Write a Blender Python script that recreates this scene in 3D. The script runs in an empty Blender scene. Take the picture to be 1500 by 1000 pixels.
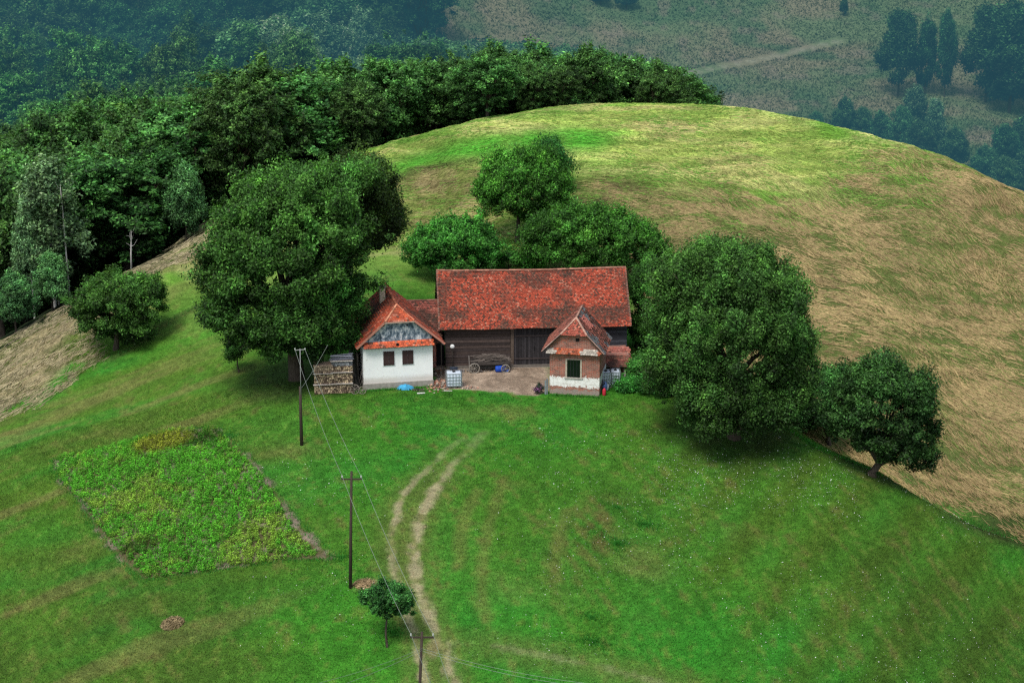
import bpy, bmesh, math, random
import numpy as np
from mathutils import Vector, Matrix
random.seed(7)
RNG = np.random.default_rng(11)
R = math.radians
scene = bpy.context.scene
COL = scene.collection

# ------------------------------------------------------------------ camera
PITCH = R(17.0)
FPX = 3125.0                      # focal length in photo pixels (75 mm on a 36 mm, 1500 px wide frame)
ZC = 54.5
cam_d = bpy.data.cameras.new('camera')
cam_d.lens = 75.0
cam_d.sensor_width = 36.0
cam_d.clip_start = 1.0
cam_d.clip_end = 6000.0
cam = bpy.data.objects.new('camera', cam_d)
COL.objects.link(cam)
cam.location = (0, 0, ZC)
cam.rotation_euler = (R(90) - PITCH, 0, 0)
scene.camera = cam
CP, SP = math.cos(PITCH), math.sin(PITCH)

def ray(px, py):
    u = (px - 750) / FPX
    v = (500 - py) / FPX
    return np.array((u, CP + v * SP, -SP + v * CP))

def at_Y(px, py, Y):
    d = ray(px, py)
    t = Y / d[1]
    return np.array((d[0] * t, Y, ZC + d[2] * t))

def at_z(px, py, z):
    d = ray(px, py)
    t = (z - ZC) / d[2]
    return np.array((d[0] * t, d[1] * t, z))

# ------------------------------------------------------------------ noise in numpy
def _hash(ix, iy, s):
    h = (ix * 374761393 + iy * 668265263 + s * 1442695041) & 0xFFFFFFFF
    h = ((h ^ (h >> 13)) * 1274126177) & 0xFFFFFFFF
    return ((h ^ (h >> 16)) & 0xFFFF) / 65535.0

def vnoise(x, y, s=0):
    x = np.asarray(x, float); y = np.asarray(y, float)
    ix = np.floor(x).astype(np.int64); iy = np.floor(y).astype(np.int64)
    fx = x - ix; fy = y - iy
    fx = fx * fx * (3 - 2 * fx); fy = fy * fy * (3 - 2 * fy)
    a = _hash(ix, iy, s); b = _hash(ix + 1, iy, s); c = _hash(ix, iy + 1, s); d = _hash(ix + 1, iy + 1, s)
    return (a * (1 - fx) + b * fx) * (1 - fy) + (c * (1 - fx) + d * fx) * fy

def fbm(x, y, s=0, o=4):
    t = 0; a = 0.5; n = 0
    for k in range(o):
        t = t + a * vnoise(x * 2 ** k, y * 2 ** k, s + k * 17); n += a; a *= 0.5
    return t / n

def sstep(a, b, x):
    t = np.clip((x - a) / (b - a), 0, 1)
    return t * t * (3 - 2 * t)

# ------------------------------------------------------------------ terrain heights: thin-plate surface through survey points
PTS = []
def pz(px, py, z): PTS.append(tuple(at_z(px, py, z)))
def pY(px, py, Y): PTS.append(tuple(at_Y(px, py, Y)))
def pw(x, y, z): PTS.append((x, y, z))
# foreground meadow
for a in [(750,600,-.3),(750,700,-1.1),(750,800,-2.4),(750,900,-4.2),(750,1000,-6.4),
          (560,660,-.9),(515,860,-3.2),(612,1000,-5.8),(442,652,-.9),(400,900,-4.3),(300,1000,-6.6),
          (0,1000,-8.6),(0,850,-6.8),(0,730,-6.0),(100,680,-4.2),(320,640,-1.9),(210,850,-4.6),(490,815,-2.9),
          (150,560,-4.2),(250,600,-2.4),(0,600,-6.6),(150,900,-5.6),
          (440,560,0.0),(340,520,-.9),(280,450,-1.0),(350,430,.2),(230,380,-1.6),
          (1000,700,-2.2),(900,850,-4.0),(1100,1000,-8.2),(1000,620,-.6),(1130,610,-1.2),(1200,655,-2.4),(1285,690,-4.0),(1400,757,-6.6),(1500,797,-9.0),
          (1200,780,-4.4),(1250,850,-6.0),(1500,1000,-12.5),(1500,900,-11.0),(1350,900,-8.2),(1300,1000,-10.0)]:
    pz(*a)
# farmyard level
for x in (-14, -8, -2, 4, 10):
    for y in (164, 172): pw(x, y, 0.0)
for x in (-12, -4, 4, 10): pw(x, 182, 0.4)
# hill behind
for a in [(600,330,2.8),(758,355,3.0),(600,280,4.0),(900,300,4.4),(1000,330,2.6),(820,250,5.8),(1100,300,3.4),(1100,230,6.4),
          (1250,300,2.6),(1300,350,.2),(1250,430,-2.8),(1400,400,-2.6),(1400,500,-5.8),(1300,500,-4.9),(1300,600,-8.0),(1490,450,-4.2),(1490,600,-9.0),(1240,540,-6.4),
          (1450,690,-11.8),(1490,740,-12.8),(1300,685,-10.4)]:
    pz(*a)
# crest line
CREST = [(0,515,-5.6),(100,455,-3.2),(200,397,-1.0),(335,312,1.6),(420,272,3.6),(510,232,5.4),(600,204,7.0),(700,180,8.3),(820,160,9.2),(930,155,9.6),(1080,160,9.4),(1230,190,7.8),(1320,215,6.6),(1400,240,5.2),(1500,285,2.6)]
for (a, b, c) in CREST:
    pz(a, b, c)
    p = at_z(a, b, c)
    lf = max(0, min(1, (500 - a) / 500))
    dx, dy = (-.75 * lf, 1 - .45 * lf)
    n = math.hypot(dx, dy); dx /= n; dy /= n
    pw(p[0] + 10 * dx, p[1] + 10 * dy, c - 3.0 - 1.2 * lf)
    pw(p[0] + 26 * dx, p[1] + 26 * dy, c - 11.0 - 1.5 * lf)
# gully beyond the right knoll edge
for (a, b, c) in [(1285,690,-4.0),(1400,757,-6.6),(1500,797,-9.0)]:
    p = at_z(a, b, c)
    pw(p[0] + 1.2, p[1] + 5, c - 3.6)
pw(30, 172, -11.0); pw(36, 166, -13.0); pw(42, 163, -14.5)
pw(26.5, 170, -9.0)
# beyond: wooded valley and far slopes
for a in [(-80,220,-16),(-90,190,-16),(-75,260,-18),(-40,290,-14),(0,300,-12),(40,300,-14),(80,290,-20),(120,300,-28),
          (-110,330,-20),(-50,340,-17),(0,345,-19),(50,350,-24),(90,360,-29),(140,350,-33),
          (-120,400,-10),(-60,400,-13),(-120,460,12),(-50,450,2),(-120,560,60),(-40,540,40),(0,420,-22),
          (60,420,-24),(110,420,-26),(60,480,-12.5),(20,470,-12),(110,480,-15),(160,480,-13),(60,600,24),(150,600,26),(-20,600,44),(60,800,110),(-150,800,140),(250,800,110),
          (-120,150,-16),(-120,100,-20),(-60,100,-13),(0,100,-14),(60,100,-20),(75,140,-18),(90,170,-20),(100,220,-8),(100,200,-14),(120,240,-12),(110,260,-16),
          (0,60,-26),(-100,60,-30),(100,60,-34),(-200,200,-30),(200,200,-30),(-250,400,0),(300,400,-10),(0,0,-34),(200,0,-50),(-200,0,-44),(-300,700,110)]:
    pw(*a)
PTS = np.array(PTS)
SC = 100.0
def _U(r2): return np.where(r2 > 1e-12, r2 * np.log(np.maximum(r2, 1e-12)), 0.0)
_xy = PTS[:, :2] / SC
_n = len(PTS)
_K = _U(((_xy[:, None] - _xy[None]) ** 2).sum(-1)) + np.eye(_n) * 2e-4
_P = np.hstack([np.ones((_n, 1)), _xy])
_A = np.zeros((_n + 3, _n + 3)); _A[:_n, :_n] = _K; _A[:_n, _n:] = _P; _A[_n:, :_n] = _P.T
_w = np.linalg.solve(_A, np.concatenate([PTS[:, 2], np.zeros(3)]))
def tps(x, y):
    x = np.asarray(x, float).ravel() / SC; y = np.asarray(y, float).ravel() / SC
    out = np.empty(len(x))
    for i in range(0, len(x), 20000):
        xs = x[i:i+20000]; ys = y[i:i+20000]
        r2 = (xs[:, None] - _xy[None, :, 0]) ** 2 + (ys[:, None] - _xy[None, :, 1]) ** 2
        out[i:i+20000] = _U(r2) @ _w[:_n] + _w[_n] + _w[_n+1] * xs + _w[_n+2] * ys
    return out
def relief(x, y):
    f = sstep(3200, 900, np.hypot(x, y))
    z = tps(x, y) * f + (1 - f) * 160
    near = sstep(330, 270, y)
    yard = 1 - sstep(0, 6, np.maximum(np.abs(x + 0.5) - 13.5, np.abs(y - 171) - 8))
    amp = near * (1 - yard)
    z = z + amp * (0.35 * (fbm(x * .09, y * .09, 3, 3) - .5) + 0.16 * (fbm(x * .5, y * .5, 9, 3) - .5))
    # terracettes (cattle-trod steps) running along the contours of the upper hill
    up = sstep(190, 205, y) * near
    z = z + up * .09 * np.sin(z * 7.0 + 3 * fbm(x * .07, y * .07, 5, 2))
    return z * (1 - yard) + yard * np.clip((y - 176) * .05, 0, .5) if False else np.where(yard > 0, z * (1 - yard), z)

def axis(segs):
    out = [segs[0][0]]
    for a, b, d in segs:
        n = max(1, int(round((b - a) / d)))
        out += list(np.linspace(a, b, n + 1)[1:])
    return np.array(out)
GX = axis([(-3500,-700,350),(-700,-260,40),(-260,-130,10),(-130,-62,2.5),(-62,-48,.8),(-48,48,.28),(48,70,.8),(70,180,2.2),(180,300,12),(300,700,40),(700,3500,350)])
GY = axis([(-600,60,30),(60,112,4),(112,168,.28),(168,250,.5),(250,330,2.2),(330,520,1.8),(520,800,20),(800,3500,300)])
XX, YY = np.meshgrid(GX, GY)
ZZ = relief(XX.ravel(), YY.ravel()).reshape(XX.shape)
def ground(x, y):
    x = np.asarray(x, float); y = np.asarray(y, float)
    i = np.clip(np.searchsorted(GX, x) - 1, 0, len(GX) - 2)
    j = np.clip(np.searchsorted(GY, y) - 1, 0, len(GY) - 2)
    fx = np.clip((x - GX[i]) / (GX[i+1] - GX[i]), 0, 1); fy = np.clip((y - GY[j]) / (GY[j+1] - GY[j]), 0, 1)
    return (ZZ[j, i] * (1 - fx) + ZZ[j, i+1] * fx) * (1 - fy) + (ZZ[j+1, i] * (1 - fx) + ZZ[j+1, i+1] * fx) * fy
def hit(px, py, y0=100, y1=700, skip=0):
    d = ray(px, py)
    Y = np.arange(y0, y1, .2)
    t = Y / d[1]
    g = ground(d[0] * t, Y)
    below = (ZC + d[2] * t) < g
    k = np.argmax(below) if below.any() else len(Y) - 1
    return np.array((d[0] * t[k], Y[k], g[k]))
def project(x, y, z):
    x = np.asarray(x, float); y = np.asarray(y, float); z = np.asarray(z, float) - ZC
    D = y * CP - z * SP
    return 750 + FPX * x / D, 500 - FPX * (y * SP + z * CP) / D, D
def ppm(p):                       # photo pixels per metre at a point
    return FPX / (p[1] * CP + (ZC - p[2]) * SP)
# ------------------------------------------------------------------ node helpers and materials
class NT:
    def __init__(self, name):
        self.m = bpy.data.materials.new(name); self.m.use_nodes = True
        self.t = self.m.node_tree; self.t.nodes.clear()
        self.out = self.t.nodes.new('ShaderNodeOutputMaterial')
    def n(self, typ, ins=None, **kw):
        x = self.t.nodes.new('ShaderNode' + typ)
        for k, v in kw.items(): setattr(x, k, v)
        for k, v in (ins or {}).items():
            s = x.inputs[k]
            if isinstance(v, bpy.types.NodeSocket): self.t.links.new(v, s)
            elif isinstance(v, tuple) and len(v) == 3 and s.type == 'RGBA': s.default_value = (*v, 1)
            else: s.default_value = v
        return x
    def mix(self, f, a, b, bt='MIX'):
        x = self.n('Mix', data_type='RGBA', blend_type=bt)
        for s, v in ((x.inputs[0], f), (x.inputs[6], a), (x.inputs[7], b)):
            if isinstance(v, bpy.types.NodeSocket): self.t.links.new(v, s)
            elif isinstance(v, tuple): s.default_value = (*v, 1)
            else: s.default_value = v
        return x.outputs[2]
    def math(self, op, a, b=0.0, c=None):
        x = self.n('Math', operation=op)
        for s, v in zip(x.inputs, (a, b, c)):
            if v is None: continue
            if isinstance(v, bpy.types.NodeSocket): self.t.links.new(v, s)
            else: s.default_value = v
        return x.outputs[0]
    def ramp(self, f, stops):
        x = self.n('ValToRGB', {'Fac': f}); e = x.color_ramp.elements
        while len(e) < len(stops): e.new(0.5)
        for el, (p, c) in zip(e, stops):
            el.position = p; el.color = (*c, 1) if isinstance(c, tuple) else (c, c, c, 1)
        return x.outputs['Color']
    def noise(self, scale, vec=None, detail=3, rough=.55):
        ins = {'Scale': scale, 'Detail': detail, 'Roughness': rough}
        if vec is not None: ins['Vector'] = vec
        return self.n('TexNoise', ins).outputs['Fac']
    def maprange(self, v, a, b, c=0.0, d=1.0):
        return self.n('MapRange', {'Value': v, 'From Min': a, 'From Max': b, 'To Min': c, 'To Max': d}).outputs['Result']
    def pos(self): return self.n('NewGeometry').outputs['Position']
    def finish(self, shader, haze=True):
        """haze painted in as a bluish glow that grows with the distance into the valley (world Y), the same from every viewpoint"""
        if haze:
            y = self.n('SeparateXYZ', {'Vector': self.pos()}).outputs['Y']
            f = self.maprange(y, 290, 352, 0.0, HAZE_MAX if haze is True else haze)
            em = self.n('Emission', {'Color': HAZE_COL if haze is True else (.024, .086, .122), 'Strength': 1.0})  # painted haze: glow mixed over the surface, no real mist
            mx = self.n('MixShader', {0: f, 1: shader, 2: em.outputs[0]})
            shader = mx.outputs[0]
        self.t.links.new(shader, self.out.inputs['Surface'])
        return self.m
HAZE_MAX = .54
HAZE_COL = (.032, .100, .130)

def bsdf(g, col, rough=.85, bump=None, spec=.25, bstr=.5, bdist=.03, metal=0.0):
    ins = {'Base Color': col, 'Roughness': rough, 'Specular IOR Level': spec, 'Metallic': metal}
    if bump is not None:
        ins['Normal'] = g.n('Bump', {'Strength': bstr, 'Distance': bdist, 'Height': bump}).outputs[0]
    return g.n('BsdfPrincipled', ins).outputs[0]

def m_plain(name, col, rough=.7, var=.35, scale=3.0, metal=0.0, spec=.3):
    g = NT(name); oc = g.n('TexCoord').outputs['Object']
    nz = g.noise(scale, oc, 4)
    c = g.mix(nz, tuple(x * (1 - var) for x in col), tuple(min(1, x * (1 + var)) for x in col))
    return g.finish(bsdf(g, c, rough, nz, spec, .2, metal=metal), False)

def m_attr(name, rough=.85, var=.25, scale=5.0, bump=.3, spec=.2):
    """colour carried per face / vertex, with procedural wear on top"""
    g = NT(name); a = g.n('Attribute', attribute_name='Col').outputs['Color']
    p = g.pos(); nz = g.noise(scale, p, 5, .65)
    k = g.maprange(nz, .25, .75, 1 - var, 1 + var)
    c = g.mix(1.0, a, g.n('CombineColor', {'Red': k, 'Green': k, 'Blue': k}).outputs[0], 'MULTIPLY')
    return g.finish(bsdf(g, c, rough, nz, spec, bump), False)

def m_leaf(name, tint=(1, 1, 1), trans=.3, rough=.55):
    g = NT(name); a = g.n('Attribute', attribute_name='Col').outputs['Color']
    rnd = g.n('ObjectInfo').outputs['Random']
    c = g.mix(1.0, a, tint, 'MULTIPLY')
    hs = g.n('HueSaturation', {'Hue': g.maprange(rnd, 0, 1, .485, .512), 'Saturation': 1.0, 'Value': g.maprange(rnd, 0, 1, .78, 1.22), 'Fac': 1.0, 'Color': c}).outputs[0]
    p = g.n('BsdfPrincipled', {'Base Color': hs, 'Roughness': rough, 'Specular IOR Level': .25}).outputs[0]
    t = g.n('BsdfTranslucent', {'Color': g.mix(1.0, hs, (1.0, 1.05, .5), 'MULTIPLY')}).outputs[0]
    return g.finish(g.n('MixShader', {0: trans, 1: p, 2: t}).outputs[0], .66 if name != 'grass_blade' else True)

def m_bark(name, c1, c2, scale=4.0):
    g = NT(name); oc = g.n('TexCoord').outputs['Object']
    mp = g.n('Mapping', {'Vector': oc, 'Scale': (1, 1, .25)}).outputs[0]
    nz = g.noise(scale * 2, mp, 5, .7)
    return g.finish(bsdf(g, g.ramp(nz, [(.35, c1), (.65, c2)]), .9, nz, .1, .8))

def m_ground():
    g = NT('ground'); a = g.n('Attribute', attribute_name='Col').outputs['Color']; p = g.pos()
    n1 = g.noise(9.0, p, 5, .7); n2 = g.noise(1.7, p, 4, .6); n3 = g.noise(28.0, p, 3, .7)
    k = g.math('MULTIPLY', g.maprange(n1, .3, .7, .55, 1.4), g.maprange(n2, .3, .7, .82, 1.18))
    k = g.math('MULTIPLY', k, g.maprange(n3, .3, .7, .7, 1.3))
    c = g.mix(1.0, a, g.n('CombineColor', {'Red': k, 'Green': k, 'Blue': k}).outputs[0], 'MULTIPLY')
    ct = g.noise(1.0, g.n('Mapping', {'Vector': p, 'Scale': (1.3, .9, 11.0)}).outputs[0], 5, .7); k2 = g.maprange(ct, .3, .7, .72, 1.28)
    c = g.mix(1.0, c, g.n('CombineColor', {'Red': k2, 'Green': k2, 'Blue': k2}).outputs[0], 'MULTIPLY')
    # yellow dry blades mixed among the green ones
    d = g.maprange(g.noise(5.0, p, 5, .75), .52, .72, 0, .35)
    c = g.mix(d, c, g.mix(1.0, c, (1.7, 1.12, 1.0), 'MULTIPLY'))
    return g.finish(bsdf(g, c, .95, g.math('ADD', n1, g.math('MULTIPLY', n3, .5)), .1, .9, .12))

# ------------------------------------------------------------------ mesh helpers
def tag(o, label=None, cat=None, group=None, kind=None):
    if label: o['label'] = label
    if cat: o['category'] = cat
    if group: o['group'] = group
    if kind: o['kind'] = kind
    return o
def link(name, me, parent=None, mats=()):
    o = bpy.data.objects.new(name, me); COL.objects.link(o)
    if parent is not None: o.parent = parent
    for m in mats: me.materials.append(m)
    return o
def empty(name, loc, rz=0.0):
    o = bpy.data.objects.new(name, None); COL.objects.link(o)
    o.location = tuple(float(c) for c in loc); o.rotation_euler = (0, 0, rz); o.empty_display_size = .3
    return o

def fast_mesh(name, V, F, C=None, smooth=False, mi=None):
    """V (n,3), F (m,k) all polygons with k corners, C (n,3) colour per vertex"""
    V = np.asarray(V, np.float32); F = np.asarray(F, np.int32)
    me = bpy.data.meshes.new(name)
    me.vertices.add(len(V)); me.vertices.foreach_set('co', V.ravel())
    me.loops.add(F.size); me.loops.foreach_set('vertex_index', F.ravel())
    me.polygons.add(len(F)); me.polygons.foreach_set('loop_start', np.arange(0, F.size, F.shape[1], dtype=np.int32))
    if mi is not None: me.polygons.foreach_set('material_index', np.asarray(mi, np.int32))
    me.update(calc_edges=True)
    me.polygons.foreach_set('use_smooth', np.full(len(F), smooth))
    if C is not None:
        at = me.color_attributes.new('Col', 'FLOAT_COLOR', 'POINT')
        at.data.foreach_set('color', np.hstack([np.asarray(C, np.float32), np.ones((len(V), 1), np.float32)]).ravel())
    return me

class MB:
    """collects polygons with a colour each; build() links them as one mesh object"""
    def __init__(self): self.v = []; self.f = []; self.c = []
    def poly(self, pts, col=(.5, .5, .5)):
        b = len(self.v); self.v += [tuple(map(float, p)) for p in pts]; self.f.append(tuple(range(b, b + len(pts)))); self.c.append(col)
    def hexa(self, P, col=(.5, .5, .5)):
        """8 corners: bottom 0-3 counter-clockwise seen from above, top 4-7"""
        b = len(self.v); self.v += [tuple(map(float, p)) for p in P]
        for q in ((0,3,2,1),(4,5,6,7),(0,1,5,4),(1,2,6,5),(2,3,7,6),(3,0,4,7)):
            self.f.append(tuple(b + k for k in q)); self.c.append(col)
    def box(self, x0, x1, y0, y1, z0, z1, col=(.5, .5, .5), jit=0.0):
        P = [(x0,y0,z0),(x1,y0,z0),(x1,y1,z0),(x0,y1,z0),(x0,y0,z1),(x1,y0,z1),(x1,y1,z1),(x0,y1,z1)]
        if jit: P = [tuple(c + random.uniform(-jit, jit) for c in p) for p in P]
        self.hexa(P, col)
    def bar(self, a, b, w, h=None, col=(.5, .5, .5), up=(0, 0, 1)):
        a = Vector(a); b = Vector(b); h = h or w; d = (b - a).normalized(); u = Vector(up)
        if abs(d.dot(u)) > .95: u = Vector((1, 0, 0))
        s = d.cross(u).normalized(); t = s.cross(d).normalized()
        P = []
        for e in (a, b):
            for i, j in ((-1,-1),(1,-1),(1,1),(-1,1)): P.append(e + s * (i * w / 2) + t * (j * h / 2))
        self.hexa(P, col)
    def tube(self, path, rad, seg=8, col=(.5, .5, .5), cap=True):
        path = [Vector(tuple(map(float, p))) for p in path]
        if not hasattr(rad, '__len__'): rad = [rad] * len(path)
        b = len(self.v); n = len(path)
        for i, p in enumerate(path):
            d = (path[min(i + 1, n - 1)] - path[max(i - 1, 0)]).normalized()
            u = Vector((0, 1, 0)) if abs(d.z) > .9 else Vector((0, 0, 1))
            s = d.cross(u).normalized(); t = s.cross(d)
            for k in range(seg):
                a = 2 * math.pi * k / seg
                self.v.append(tuple(p + (s * math.cos(a) + t * math.sin(a)) * rad[i]))
        for i in range(n - 1):
            for k in range(seg):
                k2 = (k + 1) % seg
                self.f.append((b+i*seg+k, b+i*seg+k2, b+(i+1)*seg+k2, b+(i+1)*seg+k)); self.c.append(col)
        if cap:
            self.f.append(tuple(b + k for k in range(seg))[::-1]); self.c.append(col)
            self.f.append(tuple(b + (n-1)*seg + k for k in range(seg))); self.c.append(col)
    def lathe(self, prof, cx=0, cy=0, seg=14, col=(.5, .5, .5)):
        self.tube([(cx, cy, z) for r, z in prof], [max(r, .002) for r, z in prof], seg, col)
    def blob(self, c, r, col=(.5, .5, .5), seg=8, rings=5, jit=.12, seed=0):
        rr = random.Random(seed); b = len(self.v)
        for i in range(rings + 1):
            ph = math.pi * i / rings
            for k in range(seg):
                a = 2 * math.pi * k / seg; j = 1 + rr.uniform(-jit, jit)
                self.v.append((c[0] + r[0]*math.sin(ph)*math.cos(a)*j, c[1] + r[1]*math.sin(ph)*math.sin(a)*j, c[2] + r[2]*math.cos(ph)*j))
        for i in range(rings):
            for k in range(seg):
                k2 = (k + 1) % seg
                self.f.append((b+i*seg+k, b+(i+1)*seg+k, b+(i+1)*seg+k2, b+i*seg+k2)); self.c.append(col)
    def build(self, name, mat, parent=None, smooth=False, bevel=0.0):
        me = bpy.data.meshes.new(name); me.from_pydata(self.v, [], self.f)
        at = me.color_attributes.new('Col', 'FLOAT_COLOR', 'CORNER')
        arr = np.ones((len(me.loops), 4), np.float32); k = 0
        for f, c in zip(self.f, self.c):
            arr[k:k+len(f), :3] = c; k += len(f)
        at.data.foreach_set('color', arr.ravel())
        # metres-true UVs by dominant normal
        uv = me.uv_layers.new(name='UV'); me.update()
        u = np.zeros((len(me.loops), 2), np.float32)
        for p in me.polygons:
            nx, ny, nz = (abs(q) for q in p.normal)
            for li in p.loop_indices:
                x, y, z = me.vertices[me.loops[li].vertex_index].co
                u[li] = (x, y) if nz > nx and nz > ny else ((x, z) if ny >= nx else (y, z))
        uv.data.foreach_set('uv', u.ravel())
        if smooth: me.polygons.foreach_set('use_smooth', np.ones(len(me.polygons), bool))
        o = link(name, me, parent, (mat,))
        if bevel:
            b = o.modifiers.new('bevel', 'BEVEL'); b.width = bevel; b.segments = 2; b.limit_method = 'ANGLE'
        return o

# ------------------------------------------------------------------ world-space zones
def poly_sd(x, y, poly):
    """signed distance (positive inside) to a polygon, numpy arrays"""
    P = np.asarray(poly, float)[:, :2]; d = np.full(x.shape, 1e9); ins = np.zeros(x.shape, bool)
    for i in range(len(P)):
        a = P[i]; b = P[(i + 1) % len(P)]; e = b - a
        t = np.clip(((x - a[0]) * e[0] + (y - a[1]) * e[1]) / (e @ e + 1e-9), 0, 1)
        d = np.minimum(d, np.hypot(x - a[0] - t * e[0], y - a[1] - t * e[1]))
        c = ((a[1] > y) != (b[1] > y)) & (x < (b[0] - a[0]) * (y - a[1]) / (b[1] - a[1] + 1e-12) + a[0])
        ins ^= c
    return np.where(ins, d, -d)
def line_d(x, y, pts):
    """distance to a polyline and running parameter (segment index + t)"""
    P = np.asarray(pts, float)[:, :2]; d = np.full(x.shape, 1e9); s = np.zeros(x.shape)
    for i in range(len(P) - 1):
        a = P[i]; e = P[i + 1] - a
        t = np.clip(((x - a[0]) * e[0] + (y - a[1]) * e[1]) / (e @ e + 1e-9), 0, 1)
        q = np.hypot(x - a[0] - t * e[0], y - a[1] - t * e[1]); m = q < d
        d = np.where(m, q, d); s = np.where(m, i + t, s)
    return d, s
def H(pts): return [tuple(hit(*p)) for p in pts]
def smooth_line(pts, n=6):
    P = [np.array(p) for p in pts]; P = [2*P[0]-P[1]] + P + [2*P[-1]-P[-2]]; out = []
    for i in range(1, len(P) - 2):
        for k in range(n):
            t = k / n; a, b, c, d = P[i-1:i+3]
            out.append(.5*((2*b)+(-a+c)*t+(2*a-5*b+4*c-d)*t*t+(-a+3*b-3*c+d)*t**3))
    out.append(P[-2]); return out
# ------------------------------------------------------------------ ground colour, sheets, grass, hay, crops
RUT_L = smooth_line(H([(690,640),(660,655),(625,690),(592,725),(578,770),(575,800),(578,840),(590,880),(604,920),(612,960),(622,1000),(640,1060)]))
RUT_R = smooth_line(H([(715,625),(690,655),(655,690),(630,730),(612,775),(606,820),(614,860),(630,905),(648,945),(664,1000),(680,1060)]))
RUT_C = smooth_line(H([(640,947),(700,945),(780,958),(900,985),(1000,1010)]))
FAINT = [smooth_line(H(l)) for l in ([(740,700),(725,740),(712,790),(705,850),(712,910)], [(700,720),(680,760),(672,830)], [(830,750),(815,800),(812,850)])]
GARDEN = H([(78,674),(180,653),(245,632),(322,628),(350,655),(402,715),(438,765),(490,820),(400,824),(300,839),(207,851),(168,815),(132,765),(120,735),(85,705)])
PLANTS = H([(84,672),(180,652),(245,632),(318,632),(346,662),(392,712),(426,768),(466,814),(400,824),(300,839),(214,848),(174,808),(138,765),(121,735),(86,705)])
YARD = H([(634,545),(656,538),(700,538),(760,536),(806,538),(806,572),(790,581),(760,580),(700,573),(660,571),(634,568)])
HAYR = H([(860,285),(1000,300),(1130,290),(1240,268),(1330,240)]) + [tuple(at_z(1400,238,5.3)), (62,236,1), (75,215,-5), (70,170,-12), (50,163,-14)] + H([(1440,752),(1330,705)]) + [(28,168,-8), (20,171,-3), (14,182,0)] + H([(960,330)])
HAYL = H([(-30,622),(0,604),(50,575),(95,535),(105,492),(130,452),(180,420),(240,385),(290,352),(330,325)]) + [tuple(at_z(a, b, c) + (-3.5, 2.5, 0)) for a, b, c in CREST[3::-1]] + [(-64,190,-8)]
BROWN = H([(560,275),(620,250),(740,243),(770,300),(720,340),(640,345),(590,330)])
HOLLOW = H([(840,270),(900,262),(960,290),(940,330),(870,345),(840,310)])
BANK = H([(165,525),(200,505),(250,470),(300,445),(345,420)])
LIP = H([(560,268),(610,250),(680,238),(740,236)])
STRAW1 = hit(530, 856)
FARPATH = H([(960,118),(1060,98),(1150,80),(1230,60)])
def flow(x, y):
    """direction the cut grass lies in"""
    return .18 - .95 * sstep(14, 50, x + (215 - y) * .35) + 1.5 * (fbm(x * .08, y * .06, 77, 3) - .5) + 1.7 * (fbm(x * .28, y * .2, 79, 2) - .5)
def windrow(x, y):
    """wavy swathes roughly along the contours, broken and crossing"""
    z = ground(x, y); q = 2.4 * (fbm(x * .11, y * .11, 42, 3) - .5)
    f = flow(x, y); u = x * np.cos(f) + y * np.sin(f); wob = 3.0 * fbm(x * .24, y * .13, 48, 3)
    return .46 * fbm(x * .22, y * 1.05 + wob, 41, 3) + .30 * fbm(x * .40 + y * .40, y * .8 - x * .45 + wob, 49, 3) + .24 * fbm(x * 1.3, y * 1.3, 44, 2)
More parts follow.
